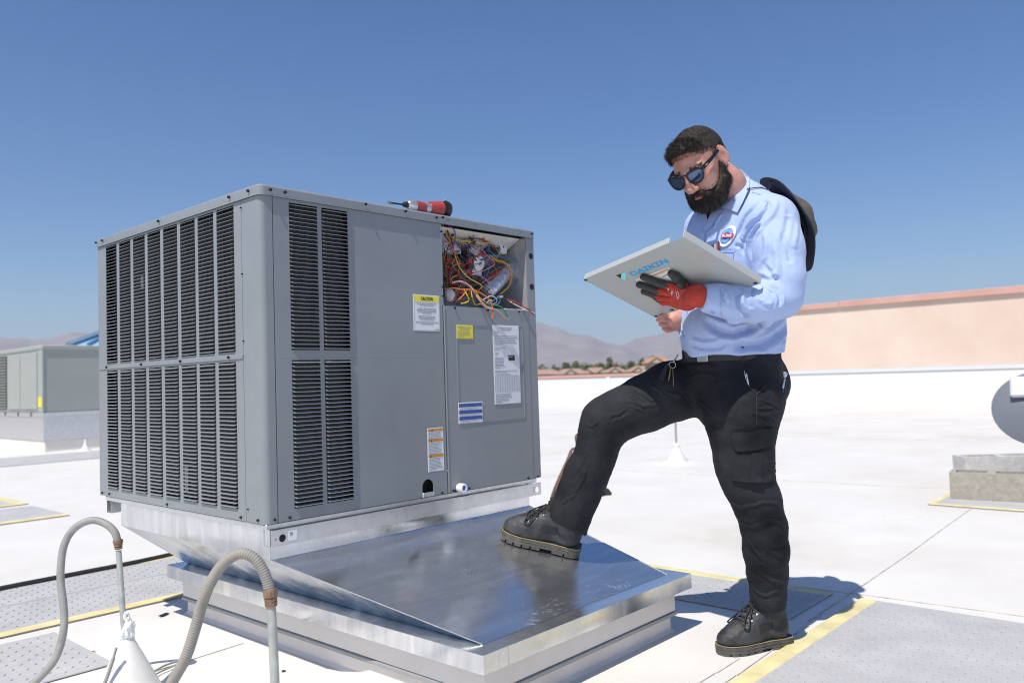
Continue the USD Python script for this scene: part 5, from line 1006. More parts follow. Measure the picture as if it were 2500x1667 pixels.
pbk = waist(1.57, 0, 1.05); part(bl_, 'buckle', place(rbx(-.022, .022, -.003, .003, -.019, .019, .002), pbk, -BL, BF, ZU), M['silver'])

# ---- shirt
fs = Field([.80, -1.48, .92], [1.75, -.45, 1.66], .0056)
SC = [(B(1786, 868, 2.755), .176), (B(1786, 820, 2.755), .182), (B(1786, 770, 2.757), .178), (B(1787, 700, 2.757), .174), (B(1788, 640, 2.757), .172), (B(1790, 585, 2.757), .166), (B(1793, 540, 2.755), .142)]
for (a, ra), (b, rb) in zip(SC[:-1], SC[1:]): fs.cone(a, b, ra, rb, .03, BF, .74)
fs.ell(B(1758, 600, 2.725), np.eye(3), (.10, .10, .11), .08); fs.ell(B(1770, 810, 2.70), np.eye(3), (.125, .125, .12), .06)   # chest, belly
fs.ell(B(1850, 590, 2.80), np.eye(3), (.12, .12, .16), .07)                                     # upper back
ls, rs = B(1880, 545, 2.615), B(1718, 556, 2.90)
fs.cone(B(1797, 505, 2.745), ls, .070, .078, .05); fs.cone(B(1785, 508, 2.77), rs, .058, .060, .04)
fs.chain([(ls, .086), (B(1896, 610, 2.575), .079), (B(1906, 680, 2.545), .069), (B(1905, 722, 2.54), .066)], .035)
fs.chain([(B(1905, 726, 2.54), .066), (B(1860, 742, 2.505), .062), (B(1800, 741, 2.49), .056), (B(1752, 732, 2.485), .047), (B(1716, 726, 2.48), .040)], .02)
fs.chain([(rs, .062), (B(1700, 650, 2.93), .062), (B(1700, 735, 2.95), .058)], .03); fs.chain([(B(1700, 735, 2.95), .056), (B(1680, 772, 2.90), .045), (B(1664, 782, 2.875), .039)], .02)
fs.cone(B(1797, 495, 2.745), B(1775, 460, 2.725), .074, .062, .02)
fs.cutplane(B(1712, 728, 2.48), (B(1700, 724, 2.478)-B(1740, 733, 2.485))/np.linalg.norm(B(1700, 724, 2.478)-B(1740, 733, 2.485))) if False else None
gq = np.meshgrid(*[fs.lo[k]+fs.h*np.arange(fs.n[k]) for k in range(3)], indexing='ij'); Gp = np.stack(gq, -1)
# sleeve end, shirt tail and neck openings
cd_ = B(1716, 727, 2.48)-B(1760, 734, 2.487); cd_ /= np.linalg.norm(cd_); dcut = (Gp-B(1715, 727, 2.48))@cd_; nearw = np.linalg.norm(Gp-B(1705, 724, 2.475), axis=-1) < .085
fs.f = np.where(nearw, np.maximum(fs.f, dcut), fs.f)
uvG, zG = proj(Gp.reshape(-1, 3)); uG = uvG[:, 0].reshape(Gp.shape[:3]); vG = uvG[:, 1].reshape(Gp.shape[:3])
hemy = np.interp(uG, [1640, 1652, 1690, 1735, 1800, 1860, 1895, 1925, 1940], [856, 866, 875, 866, 867, 863, 865, 856, 850]); hemz = B(1786, 860, 2.755)[2]
hz = np.interp(vG, [0, 1], [0, 1]); fs.f = np.maximum(fs.f, (vG-hemy)*2.7/FPX)
nd = (B(1768, 448, 2.715)-B(1797, 500, 2.745)); nd /= np.linalg.norm(nd); fs.f = np.maximum(fs.f, (Gp-B(1777, 466, 2.725))@nd)
sh_m = fs.mesh(6).subdivide()
sh_m = rumple(sh_m, .004, 3.5, 41); sh_m = rumple(sh_m, .0009, 22., 43)
S_ = lambda pts, w, h: ([(1640+x/6.03, 640+y/6.03) for x, y in pts], w, h); T_ = lambda pts, w, h: ([(1640+x/9.8, 480+y/9.8) for x, y in pts], w, h); U_ = lambda pts, w, h: ([(1580+x/4.48, 270+y/4.48) for x, y in pts], w, h)
sf = [S_([(470, 830), (620, 980), (850, 1060), (1120, 1000), (1400, 880)], .020, -.028), S_([(440, 730), (640, 850), (860, 890), (1080, 870)], .016, .010), S_([(880, 1230), (1050, 1270), (1300, 1230), (1560, 1100), (1740, 880)], .024, -.030), S_([(900, 1130), (1150, 1060), (1350, 960), (1520, 850)], .017, .012),
      S_([(240, 1180), (360, 1260), (520, 1290), (680, 1270), (820, 1170)], .012, -.012), S_([(260, 1110), (420, 1180), (600, 1180), (740, 1120)], .013, .009), S_([(155, 720), (140, 880), (150, 1020), (190, 1110)], .008, -.008), S_([(60, 800), (50, 1000), (90, 1200)], .014, .007),
      S_([(1700, 1100), (1620, 1220), (1700, 1340)], .012, -.008), S_([(1000, 1340), (1200, 1310), (1420, 1330)], .014, .008),
      S_([(735, 390), (750, 500), (775, 620)], .008, -.009), S_([(790, 400), (830, 520), (850, 600)], .010, .006), S_([(985, 370), (965, 520), (1000, 690), (1090, 790), (1240, 830)], .011, -.014), S_([(1060, 400), (1050, 560), (1100, 680), (1220, 740)], .013, .009), S_([(1195, 360), (1190, 440), (1220, 510)], .009, -.010),
      S_([(1230, 480), (1330, 560), (1450, 620), (1500, 560)], .012, .005), S_([(1330, 310), (1420, 390), (1500, 470)], .010, -.012), S_([(1400, 310), (1540, 390), (1610, 520), (1600, 680)], .014, -.012),
      S_([(725, 370), (718, 560), (740, 800)], .0035, -.0035), S_([(1600, 0), (1620, 200), (1640, 430)], .004, -.003), S_([(1250, 150), (1400, 190), (1550, 170)], .014, .008),
      T_([(2080, 60), (1900, 300), (1740, 500), (1600, 800), (1540, 980)], .012, -.013), T_([(2000, 330), (1860, 560), (1740, 780)], .010, .009), T_([(2150, 420), (1960, 610), (1830, 830), (1720, 1060), (1690, 1320)], .012, -.015), T_([(2150, 660), (2000, 760), (1880, 1000), (1850, 1260), (1900, 1560)], .015, -.013), T_([(2080, 600), (1940, 740), (1830, 950), (1790, 1200)], .010, .009),
      T_([(1500, 1120), (1560, 1180), (1640, 1240), (1700, 1420)], .010, -.009), T_([(1660, 820), (1640, 960), (1700, 1080)], .006, .006), T_([(1480, 1300), (1480, 1560)], .004, -.004), T_([(1120, 1290), (1470, 1290)], .0035, -.0035),
      T_([(780, 560), (740, 760), (720, 1000), (800, 1160)], .006, -.005), T_([(400, 720), (330, 900), (300, 980)], .008, -.006), T_([(560, 560), (480, 700), (360, 900)], .010, .005), T_([(1180, 390), (1060, 560), (980, 760)], .009, .007),
      U_([(1260, 930), (1320, 1010), (1300, 1080), (1180, 1200), (1060, 1330)], .012, -.010), U_([(1420, 960), (1380, 1100), (1240, 1260), (1160, 1400)], .014, .008), U_([(1560, 1060), (1530, 1250), (1470, 1460)], .016, -.008), U_([(1640, 1200), (1640, 1350), (1600, 1540)], .016, .006), U_([(1090, 900), (1200, 905), (1310, 1000)], .005, -.003)]
sf += [(p, w, h) for p, w, h in (([(1905, 560), (1925, 610), (1930, 660)], .016, -.007), ([(1885, 590), (1895, 640), (1885, 690)], .018, .009), ([(1860, 640), (1880, 670), (1900, 685)], .012, -.008), ([(1862, 560), (1868, 610), (1855, 650)], .014, .008))]
sh_m = crease(sh_m, sf, .54, .66)
part(man, 'shirt', sh_m, M['shirt'], smooth=True)
SH = '/World/person/shirt'
# collar stand, flaps, placket, pocket, buttons, emblem
cst = [B(1806, 428, 2.70), B(1818, 448, 2.665), B(1800, 478, 2.635), B(1765, 496, 2.625), B(1737, 512, 2.635)]
def collar(poly, off0, off1, far):
    ex = lambda q: off0+(off1-off0)*min(1, max(0, far(q)))
    return drape(sh_m, poly, .01, .003, 4., ex)
part(SH, 'collar', collar([(1800, 414), (1808, 413), (1829, 431), (1830, 456), (1815, 490), (1800, 519), (1776, 510), (1761, 507), (1770, 492), (1785, 466), (1800, 438)], .030, .010, lambda q: (q[1]-430)/85), M['shirt'], smooth=35, label='near collar flap')
part(SH, 'collar', collar([(1708, 505), (1722, 512), (1716, 518), (1700, 527), (1694, 526), (1702, 514)], .012, .006, lambda q: 0), M['shirt'], smooth=35, label='far collar flap')
part(SH, 'undershirt', drape(sh_m, [(1721, 505), (1738, 505), (1736, 514), (1727, 538)], .004, .003, 3.), M['navy'])
part(SH, 'placket', drape(sh_m, [(1738, 514), (1766, 512), (1742, 548), (1722, 568), (1718, 600), (1706, 610), (1708, 570), (1716, 560), (1728, 537)], .006, .004, 4.), M['shirt'], smooth=35)
def button(x, y, r=5.):
    c = surf(sh_m, x, y, .0035); return disc(c+CF*.004, -CF, r*2.6/FPX, .004, 12)
for x, y in ((1721, 567), (1670.5, 824), (1679, 759), (1741, 763)): part(SH, 'button', button(x, y, 4.6), M['stitch'])
part(SH, 'chest_pocket', drape(sh_m, [(1750, 611), (1790, 611.5), (1790, 668), (1752, 662)], .004, .003, 4.), M['shirt'], smooth=35)
part(SH, 'pocket_hem', tube([surf(sh_m, x, y, .006) for x, y in ((1752, 612), (1765, 612.5), (1778, 612.5), (1789, 612))], .0012, 5), M['stitch'])
part(SH, 'cuff_seam', tube([surf(sh_m, x, y, .0012) for x, y in ((1760, 702), (1759, 720), (1759, 740), (1761, 765), (1763, 775))], .0011, 5), M['stitch'])
part(SH, 'sleeve_seam', tube([surf(sh_m, x, y, .0008) for x, y in [(1580+a/4.48, 270+b/4.48) for a, b in ((1150, 890), (1240, 915), (1320, 1010), (1290, 1050))]], .0009, 5), M['stitch'])
def ellpoly(cx, cy, a, b, rot, n=36): return [(cx+a*math.cos(t)*math.cos(rot)-b*math.sin(t)*math.sin(rot), cy+a*math.cos(t)*math.sin(rot)+b*math.sin(t)*math.cos(rot)) for t in np.linspace(0, 2*np.pi, n+1)[:-1]]
em = lambda pts: [(1740+x/22.4, 545+y/22.4) for x, y in pts]
rot = math.radians(-56)
part(SH, 'emblem', drape(sh_m, em(ellpoly(820, 710, 670, 330, rot)), .0045, .003, 2.5), M['plastic_w'], smooth=35, label='round white emblem patch')
part(SH, 'emblem_ring', drape(sh_m, em(ellpoly(755, 690, 475, 265, rot)), .0056, .003, 2.), M['lblue'])
part(SH, 'emblem_disc', drape(sh_m, em(ellpoly(755, 690, 445, 240, rot)), .0064, .003, 2.), mat('emblem_blue', (.16, .36, .68), .7))
part(SH, 'emblem_centre', drape(sh_m, em(ellpoly(740, 670, 240, 130, rot)), .0072, .003, 1.6), M['lblue'])
part(SH, 'emblem_banner', drape(sh_m, em([(500, 600), (600, 575), (720, 545), (850, 545), (1165, 570), (1095, 690), (1095, 805), (760, 795), (430, 825)]), .0082, .003, 2.), mat('emblem_red', (.50, .02, .07), .7))
bt_ = meshkit.text_mesh('Mr. Goettl', .03, .001, True); v = bt_.vertices.copy(); v[:, 0] -= v[:, 0].min(); v /= np.array([v[:, 0].max(), v[:, 1].max(), 1]); tp = [surf(sh_m, *em([(x, y)])[0], .0098) for x, y in ((510, 730), (1020, 705), (530, 600))]
bt_.vertices = tp[0]+v[:, :1]*(tp[1]-tp[0])+v[:, 1:2]*(tp[2]-tp[0])-CF*v[:, 2:3]; part(SH, 'emblem_word', bt_, M['plastic_w'])
part(SH, 'emblem_line', tube([surf(sh_m, *em([(x, y)])[0], .0098) for x, y in ((470, 772), (720, 755), (1010, 762))], .0006, 5), M['plastic_w'])
# tools clipped in the chest pocket
p0 = surf(sh_m, 1754, 610, .012); p1 = surf(sh_m, 1753, 592, .012)
tt = thing('voltage_tester', p0, 'red pocket tester with metal tip clipped in the chest pocket', 'tester')
part(tt, 'barrel', lathe(p0, p1, [(0, 0), (0, .0055), (.023, .0055), (.023, 0)], 12), M['red']); part(tt, 'collar', lathe(p1, p1+(p1-p0), [(-.001, 0), (-.001, .0056), (.004, .003), (.004, 0)], 12), M['tblack']); part(tt, 'tip', lathe(p1, p1+(p1-p0), [(.003, 0), (.003, .002), (.012, .0012), (.013, 0)], 8), M['silver'])
part(tt, 'clip', tube(catmull([p1-CF*.005, p0-CF*.009, surf(sh_m, 1751, 618, .014)], 4), .0014, 6), M['tblack'])
p0 = surf(sh_m, 1739, 611, .012); p1 = surf(sh_m, 1740, 598, .012)
t2 = thing('pocket_pen', p0, 'short black and red pen in the chest pocket, left of the red tester', 'pen')
part(t2, 'barrel', lathe(p0-(p1-p0)*.3, p1, [(0, 0), (0, .005), (.010, .005), (.010, 0)], 12), M['red']); part(t2, 'cap', lathe(p0+(p1-p0)*.25, p1, [(0, 0), (0, .0058), (.008, .0045), (.014, .0028), (.0142, 0)], 12), M['tblack'])

# ---- head, neck and hidden body: one continuous skin surface
ya, pi_ = math.radians(47), math.radians(35)
hf0 = -math.cos(ya)*RH-math.sin(ya)*FH; HL_ = math.sin(ya)*RH-math.cos(ya)*FH; HF_ = math.cos(pi_)*hf0-math.sin(pi_)*ZU; HV_ = math.sin(pi_)*hf0+math.cos(pi_)*ZU; ro_ = math.radians(9); HL_, HV_ = math.cos(ro_)*HL_+math.sin(ro_)*HV_, math.cos(ro_)*HV_-math.sin(ro_)*HL_
HC = B(1709, 401, 2.64); HA = np.array([HF_, HL_, HV_])
def hp(x, y, z): return HC+HF_*x+HL_*y+HV_*z
fb = Field([.75, -1.45, .0], [1.75, .05, 1.80], .0085) if False else None
fh = Field(HC-np.array([.20, .20, .22]), HC+np.array([.20, .20, .18]), .0032)
fh.ell(hp(-.012, 0, .030), HA, (.098, .077, .085), .02)
fh.ell(hp(.020, 0, -.010), HA, (.068, .066, .088), .03)
fh.ell(hp(.040, 0, -.068), HA, (.045, .050, .042), .04)
fh.ell(hp(.062, 0, -.098), HA, (.022, .024, .018), .03)
for s in (-1, 1):
    fh.ell(hp(.062, s*.040, -.022), HA, (.022, .024, .02), .025)            # cheekbones
    fh.cone(hp(.078, s*.045, .012), hp(.090, s*.014, .014), .011, .010, .018)    # brow
    fh.ell(hp(.088, s*.031, -.004), HA, (.013, .017, .012), .008, cut=True)
    fh.ell(hp(.072, s*.031, -.004), HA, (.0135, .0135, .0125), .003)           # eyes
    # ear
    ec = hp(-.008, s*.078, -.006); eA = np.array([HF_*math.cos(.5)+HL_*s*-.5*math.sin(.5), HL_*s, HV_]); eA = np.array([(HF_*.92-HL_*s*.40), (HL_*s*.92+HF_*.40), HV_]); eA[2] = HV_*.98-HF_*.2; eA /= np.linalg.norm(eA, axis=1)[:, None]
    fh.ell(ec+HV_*.004+eA[1]*.004-HF_*.004, eA, (.021, .0085, .035), .006); fh.ell(ec+eA[1]*.0145+HF_*.001, eA, (.013, .0085, .023), .003, cut=True); fh.ell(ec-HV_*.027+HF_*.002, eA, (.009, .006, .010), .006)
fh.cone(hp(.098, 0, .004), hp(.116, 0, -.036), .0095, .0125, .014); fh.ell(hp(.113, 0, -.040), HA, (.0135, .0125, .011), .008)
for s in (-1, 1): fh.ell(hp(.104, s*.0125, -.043), HA, (.010, .0085, .008), .006)
fh.ell(hp(.092, 0, -.066), HA, (.010, .024, .0075), .006); fh.ell(hp(.091, 0, -.077), HA, (.010, .021, .0070), .004); fh.ell(hp(.103, 0, -.0715), HA, (.008, .024, .0012), .002, cut=True)
nk = [(hp(-.040, 0, -.030), .058), (B(1772, 455, 2.690), .059), (B(1797, 500, 2.745), .070)]
fh.chain(nk, .03)
hd_m = fh.mesh(3)
# torso, arms and legs under the clothes, joined to the head in the same body
fbd = Field([.70, -1.50, .02], [1.78, .10, 1.62], .0105)
for (a, ra), (b, rb) in zip(SC[:-1], SC[1:]): fbd.cone(a, b, ra-.03, rb-.03, .03, BF, .70)
fbd.cone(B(1786, 868, 2.755), B(1786, 940, 2.745), .135, .12, .03, BF, .8)
fbd.chain([(B(1797, 505, 2.745), .05), (ls, .052), (B(1906, 680, 2.545), .043), (B(1905, 722, 2.54), .040), (B(1800, 741, 2.49), .036), (B(1722, 727, 2.481), .027), (B(1700, 722, 2.478), .024)], .02)
fbd.chain([(B(1785, 508, 2.77), .045), (rs, .045), (B(1700, 735, 2.95), .038), (B(1664, 782, 2.875), .028), (B(1650, 782, 2.85), .026)], .02)
fbd.chain([(p, max(.04, r-.022)) for p, r in L1[:-2]]+[(ANK_L, .032), (ANK_L-ZU*.05, .028)], .02); fbd.chain([(p, max(.04, r-.026)) for p, r in R1[:-2]]+[(ANK_R, .032), (ANK_R-sn*.05, .028)], .02)
fbd.chain(nk[1:], .03); fbd.chain([(nk[0][0], .05), nk[1]], .03)
# right hand: holds the panel's far corner from below, thumb on top
bq = at(1607, 770, pl=(pl_o, pn)); hz_ = .0
fr = Field(B(1628, 785, 2.8)-.13, B(1628, 785, 2.8)+.13, .0034)
def PP(x, y, off): p = at(x, y, pl=(pl_o, pn)); return p-pn*0+pn*off
def rp(x, y, dt=0.): return at(x, y, t=2.795+dt)
fr.chain([(rp(1668, 783, .05), .030), (rp(1652, 783, .03), .032), (rp(1640, 781, .015), .030)], .02)
for (x0, y0, x1, y1, x2, y2, r) in ((1642, 770, 1624, 768, 1611, 773, .0098), (1640, 781, 1622, 781, 1606, 781, .0100), (1640, 793, 1624, 795, 1612, 792, .0095), (1642, 804, 1629, 807, 1619, 803, .0085)):
    fr.chain([(rp(x0, y0, .01), r), (rp(x1, y1, -.006), r-.001), (rp(x2, y2, -.014), r-.0026)], .003)
fr.chain([(rp(1652, 770, .02), .014), (rp(1636, 762, .045), .011), (rp(1620, 764, .06), .0095)], .008)
body = cat(hd_m, fbd.mesh(3), fr.mesh(3))
part(man, 'body', body, M['skin'], smooth=True)
BD = '/World/person/body'
part(BD, 'lips', (lambda f: (f.ell(hp(.1000, 0, -.0675), HA, (.0045, .021, .0042), .002), f.ell(hp(.0992, 0, -.0760), HA, (.0052, .019, .0050), .002), f.mesh(2))[-1])(Field(hp(.1, 0, -.072)-.035, hp(.1, 0, -.072)+.035, .0022)), M['lip'], smooth=True)
part(BD, 'earring', trimesh.creation.icosphere(2, .0038).apply_translation(hp(-.006, .089, -.036)), M['silver'], smooth=True)

# hair and beard: a soft under-shape with thousands of tapered strands
HV3 = np.array(hd_m.vertices); HN3 = vnorm(hd_m); LOC = (HV3-HC)@HA.T
def strands(P, N, D, ln, r, seed, fan=.30):
    g_ = np.random.default_rng(seed); n = len(P); d0 = N*fan+D+g_.normal(size=(n, 3))*.16; d0 /= np.linalg.norm(d0, axis=1)[:, None]; d1 = N*.10+D*1.1+g_.normal(size=(n, 3))*.18; d1 /= np.linalg.norm(d1, axis=1)[:, None]
    l = ln*(.5+.8*g_.random((n, 1))); A0 = P-N*.001; A1 = A0+d0*l*.5; A2 = A1+d1*l*.5; S = np.cross(d0, g_.normal(size=(n, 3))); S /= np.linalg.norm(S, axis=1)[:, None]; T = np.cross(d0, S); V = []
    for Q, rr in ((A0, r), (A1, r*.8)):
        for k in range(3): a = k*2.094; V.append(Q+(S*math.cos(a)+T*math.sin(a))*rr)
    V.append(A2); V = np.stack(V, 1).reshape(-1, 3); b = np.arange(n)[:, None]*7; F = []
    for k in range(3): k2 = (k+1) % 3; F += [b+np.array([[k, k2, 3+k2]]), b+np.array([[k, 3+k2, 3+k]]), b+np.array([[3+k, 3+k2, 6]])]
    return trimesh.Trimesh(V, np.vstack(F), process=False)
def pick(mask, n, seed): g_ = np.random.default_rng(seed); i = np.nonzero(mask)[0]; return g_.choice(i, n)
x, y, z = LOC.T
hairline = .058+.030*np.clip(1-(np.abs(y)/.05)**2, -1, 1)
def hairmask(x, y, z):
    front = np.where(x > .02, z > .062-.02*np.clip(np.abs(y)-.03, 0, .05)/.05+np.clip(x-.06, 0, .1)*.2, True)
    side = np.where(np.abs(y) > .045, (z > -.005+np.clip(x-.00, 0, .1)*1.05) | (x < -.015), True)
    nape = np.where(x < -.02, z > -.012+.35*(x+.02), True)
    ear = ~((np.abs(y) > .066) & (x > -.036) & (x < .018) & (z < .034) & (z > -.045))
    return front & side & nape & (z > -.05) & ear & ((z > .0) | (x < .012))
hm = hairmask(x, y, z)
capf = hd_m.copy(); keepf = hm[capf.faces].all(1); fl_ = np.clip((x-.02)/.05, 0, 1)*np.clip((z-.045)/.03, 0, 1); HT = .0035+.006*meshkit.fbm(HV3*70, 3, 3)+.020*fl_
cv = HV3+(HN3*.8+HF_*.35*fl_[:, None])*HT[:, None]
cap_ = trimesh.Trimesh(cv, capf.faces[keepf], process=False); cap_.remove_unreferenced_vertices()
i = pick(hm, 5200, 1); D_ = np.where((LOC[i, 2] > .075)[:, None], HF_*.8+HL_*.25-HV_*.1, HF_*.35-HV_*.9*1)+HL_*0
hmesh = cat(cap_, strands(cv[i]-HN3[i]*.002, HN3[i], D_, .015, .00075, 2), strands((lambda j: cv[j]-HN3[j]*.001)(pick(hm & (x > .03) & (z > .06), 700, 5)), np.tile(HV_*.7+HF_*.5, (700, 1)), np.tile(HF_*.5+HV_*.1, (700, 1)), .022, .0008, 6))
hr_ = part(man, 'hair', hmesh, M['hair'], smooth=True)
i = pick(hm, 260, 9); D2 = np.where((LOC[i, 2] > .075)[:, None], HF_*.8+HL_*.25, HF_*.3-HV_*.9); part(hr_, 'grey_strand', strands(cv[i], HN3[i], D2, .014, .0007, 10), M['hairg'], kind='stuff')
bf_ = Field(hp(.04, 0, -.09)-.14, hp(.04, 0, -.09)+.14, .0034)
bf_.ell(hp(.066, 0, -.099), HA, (.030, .038, .033), .02); bf_.ell(hp(.040, 0, -.087), HA, (.046, .055, .036), .03)
for s in (-1, 1): bf_.chain([(hp(.010, s*.0655, .004), .0055), (hp(.010, s*.0655, -.035), .0095), (hp(.020, s*.060, -.068), .019), (hp(.050, s*.040, -.095), .028)], .02); bf_.chain([(hp(.1035, s*.004, -.0585), .0055), (hp(.097, s*.020, -.063), .0068), (hp(.084, s*.031, -.080), .010), (hp(.070, s*.030, -.098), .02)], .008)
bf_.ell(hp(.105, 0, -.0725), HA, (.022, .018, .0075), .004, cut=True)
be_m = bf_.mesh(2); be_m = rumple(be_m, .004, 60, 8)
BVv, BN = np.array(be_m.vertices), vnorm(be_m); i = np.random.default_rng(4).choice(len(BVv), 6200); bl3 = (BVv[i]-HC)@HA.T
brd = cat(be_m, strands(BVv[i], BN[i], np.tile(-HV_*.9+HF_*.12, (len(i), 1)), .016, .0006, 12, .45))
dsk, _ = cKDTree(BVv).query(HV3); sc_ = np.nonzero((dsk < .011) & (LOC[:, 0] > -.01) & (LOC[:, 2] < -.005) & (LOC[:, 2] > -.12) & ~((np.abs(LOC[:, 1]) < .024) & (LOC[:, 0] > .085)))[0]; i3 = np.random.default_rng(24).choice(sc_, 1500)
i4 = np.random.default_rng(25).choice(np.nonzero(~hm & (np.minimum(cKDTree(HV3[hm]).query(HV3)[0], 1) < .008) & (LOC[:, 2] > -.01))[0], 900)
brd = cat(brd, strands(HV3[i3], HN3[i3], np.tile(-HV_*.9+HF_*.1, (len(i3), 1)), .007, .00045, 26), strands(HV3[i4], HN3[i4], np.tile(-HV_*.6+HF_*.4, (len(i4), 1)), .007, .00045, 27))
bp = part(man, 'beard', brd, M['hair'], smooth=True)
i = np.random.default_rng(14).choice(np.nonzero(((BVv-HC)@HA.T)[:, 2] < -.102)[0], 420); part(bp, 'grey_strand', strands(BVv[i]+BN[i]*.001, BN[i], np.tile(-HV_*.9+HF_*.1, (len(i), 1)), .015, .0007, 15), M['hairg'], kind='stuff')
# eyebrows
i = pick((np.abs(z-.020) < .006) & (x > .06) & (np.abs(y) > .012) & (np.abs(y) < .052), 260, 20); part(man, 'eyebrow', strands(HV3[i], HN3[i], np.sign(LOC[i, 1])[:, None]*HL_*.8-HV_*.1, .010, .0006, 21), M['hair'])

# sunglasses
GQ = [(a_*.95, b_*.90) for a_, b_ in [(.0665, .0145), (.058, .0185), (.040, .0195), (.022, .0175), (.011, .012), (.0105, -.004), (.016, -.019), (.030, -.0265), (.048, -.0255), (.061, -.014), (.0655, .002)]]
def gx(q): return .1175-2.9*q*q
sg = part(man, 'sunglasses', cat(*[tube(catmull([hp(gx(q), s*q, w) for q, w in GQ+GQ[:1]], 4), .0030, 8) for s in (-1, 1)]+[tube(catmull([hp(gx(.012), -.012, .012), hp(.1195, 0, .0135), hp(gx(.012), .012, .012)], 5), .0030, 8)]+[tube(catmull([hp(gx(q)+.0005, s*q, w+.001) for q, w in GQ[:5]], 4), .0042, 8) for s in (-1, 1)]), M['frame'], smooth=True)
for s in (-1, 1):
    n_ = len(GQ); V = [hp(gx(.038)+.001, s*.038, -.003)]+[hp(gx(q)-.0005, s*q, w) for q, w in GQ]; F = [[0, k+1, (k+1) % n_+1] if s < 0 else [0, (k+1) % n_+1, k+1] for k in range(n_)]
    part(sg, 'lens', trimesh.Trimesh(np.array(V), np.array(F), process=False), M['lens'], smooth=True)
    part(sg, 'temple_arm', cat(*[trimesh.convex.convex_hull(np.vstack([hp(a[0], s*a[1], a[2])+np.array([HV_*h*q+HL_*w*.0016 for q in (-1, 1) for w in (-1, 1)]) for a, h in ((A_, ha), (B_, hb))])) for A_, ha, B_, hb in (((.1045, .0665, .0115), .0065, (.055, .078, .016), .0055), ((.055, .078, .016), .0055, (.0, .082, .020), .0042), ((.0, .081, .020), .0042, (-.025, .082, .008), .0036))]), M['frame'])
    part(sg, 'temple_badge', tube([hp(.092, s*.0715, .012), hp(.080, s*.0745, .0135)], .0016, 6), M['silver'])

# ---- left hand in a red glove with black dipped fingers, flat against the panel
fg_ = Field(PP(1640, 705, .03)-.16, PP(1640, 705, .03)+.16, .0029)
wr0 = B(1712, 726, 2.482); FING = [  # knuckle, mid, tip in the picture, gap to the panel, radius
    ((1652, 690, .018), (1612, 681, .016), (1590, 675, .0125), (1572, 669, .011), .0112), ((1645, 700, .022), (1610, 697, .020), (1585, 692, .0135), (1562, 687.5, .0115), .0116), ((1640, 712, .024), (1612, 712, .022), (1592, 708, .0135), (1573, 704.5, .0115), .0108), ((1642, 724, .022), (1622, 725, .020), (1610, 722, .013), (1600, 718.5, .011), .0095)]
def hpx(p): return PP(p[0], p[1], p[2])
fg_.chain([(wr0, .030), (B(1700, 722, 2.472)+0*CF, .031)], .02)
palm_c = [PP(1682, 715, .026), PP(1664, 706, .024)]
fg_.cone(B(1700, 722, 2.472), palm_c[0], .031, .030, .02); fg_.cone(palm_c[0], PP(1655, 697, .021), .026, .017, .02); fg_.cone(palm_c[0], PP(1650, 722, .023), .026, .015, .02); fg_.cone(PP(1656, 694, .020), PP(1648, 722, .022), .0155, .0135, .015); fg_.cone(PP(1672, 700, .022), PP(1666, 724, .024), .018, .018, .02)
for k, m1, m2, tip, r in FING: fg_.chain([(hpx(k), r+.0022), (hpx(m1), r+.0006), (hpx(m2), r), (hpx(tip), r-.0012)], .005)
fg_.chain([(PP(1690, 706, .024), .018), (PP(1668, 681, .018), .0145), (PP(1653, 667, .0145), .0128), (PP(1641, 659, .0135), .0118)], .012)
gl_m = fg_.mesh(3)
GV = np.array(gl_m.vertices); gN = vnorm(gl_m)
TIPS = [(hpx(k), hpx(m1), hpx(tip)) for k, m1, m2, tip, r in FING]
blk = np.zeros(len(GV), bool)
for (k, m1, tip), sfrac in zip(TIPS, (.28, .42, .52, .62)):
    d = tip-k; l = np.linalg.norm(d); d /= l; s = (GV-k)@d; rad_ = np.linalg.norm(GV-k-np.outer(s, d), axis=1); blk |= (s/l > sfrac+.05*np.sin(GV[:, 2]*400)) & (rad_ < .019)
tk, tt_ = PP(1690, 706, .024), PP(1641, 659, .0135); d = tt_-tk; l = np.linalg.norm(d); d /= l; s = (GV-tk)@d; rad_ = np.linalg.norm(GV-tk-np.outer(s, d), axis=1); blk |= ((s/l > .50) & (rad_ < .022)) | ((s/l > .05) & (rad_ < .024) & (((GV-pl_o)@pn) < .016))
blk |= ((GV-pl_o)@pn < .0125) & (np.linalg.norm(GV-wr0, axis=1) > .05)
fm = blk[gl_m.faces].sum(1) >= 2
def subm(m_, mask, push=0.): q = trimesh.Trimesh(GV+gN*push, m_.faces[mask], process=False); q.remove_unreferenced_vertices(); return q
gp = part(man, 'glove', gl_m, M['glove_r'], smooth=True, label='red knit work glove with black fingertips')
part(gp, 'dipped_coating', subm(gl_m, fm, .0007), M['glove_b'], smooth=True)
def gs(x, y, o=.0012): return surf(gl_m, x, y, o)
C8 = lambda x, y: (1400+x/4.356, 540+y/4.356)
part(gp, 'glove_print', cat(*[tube([gs(*C8(*p)) for p in q], .0009, 4) for q in ([(1090, 750), (1098, 790), (1106, 830)], [(1104, 745), (1125, 770)], [(1110, 770), (1128, 800)], [(1112, 800), (1122, 822)], [(1040, 745), (1048, 790)], [(1050, 742), (1052, 770)], [(1003, 720), (1008, 745)], [(1012, 715), (1015, 735)], [(1028, 760), (1040, 764)])]), M['plastic_w'])
part(gp, 'knit_cuff', tube([wr0+cd_*-.001+(np.cross(cd_, ZU)*math.cos(a)+ZU*math.sin(a))*.0325 for a in np.linspace(0, 2*np.pi, 25)], .0035, 6), M['glove_r'], smooth=True)

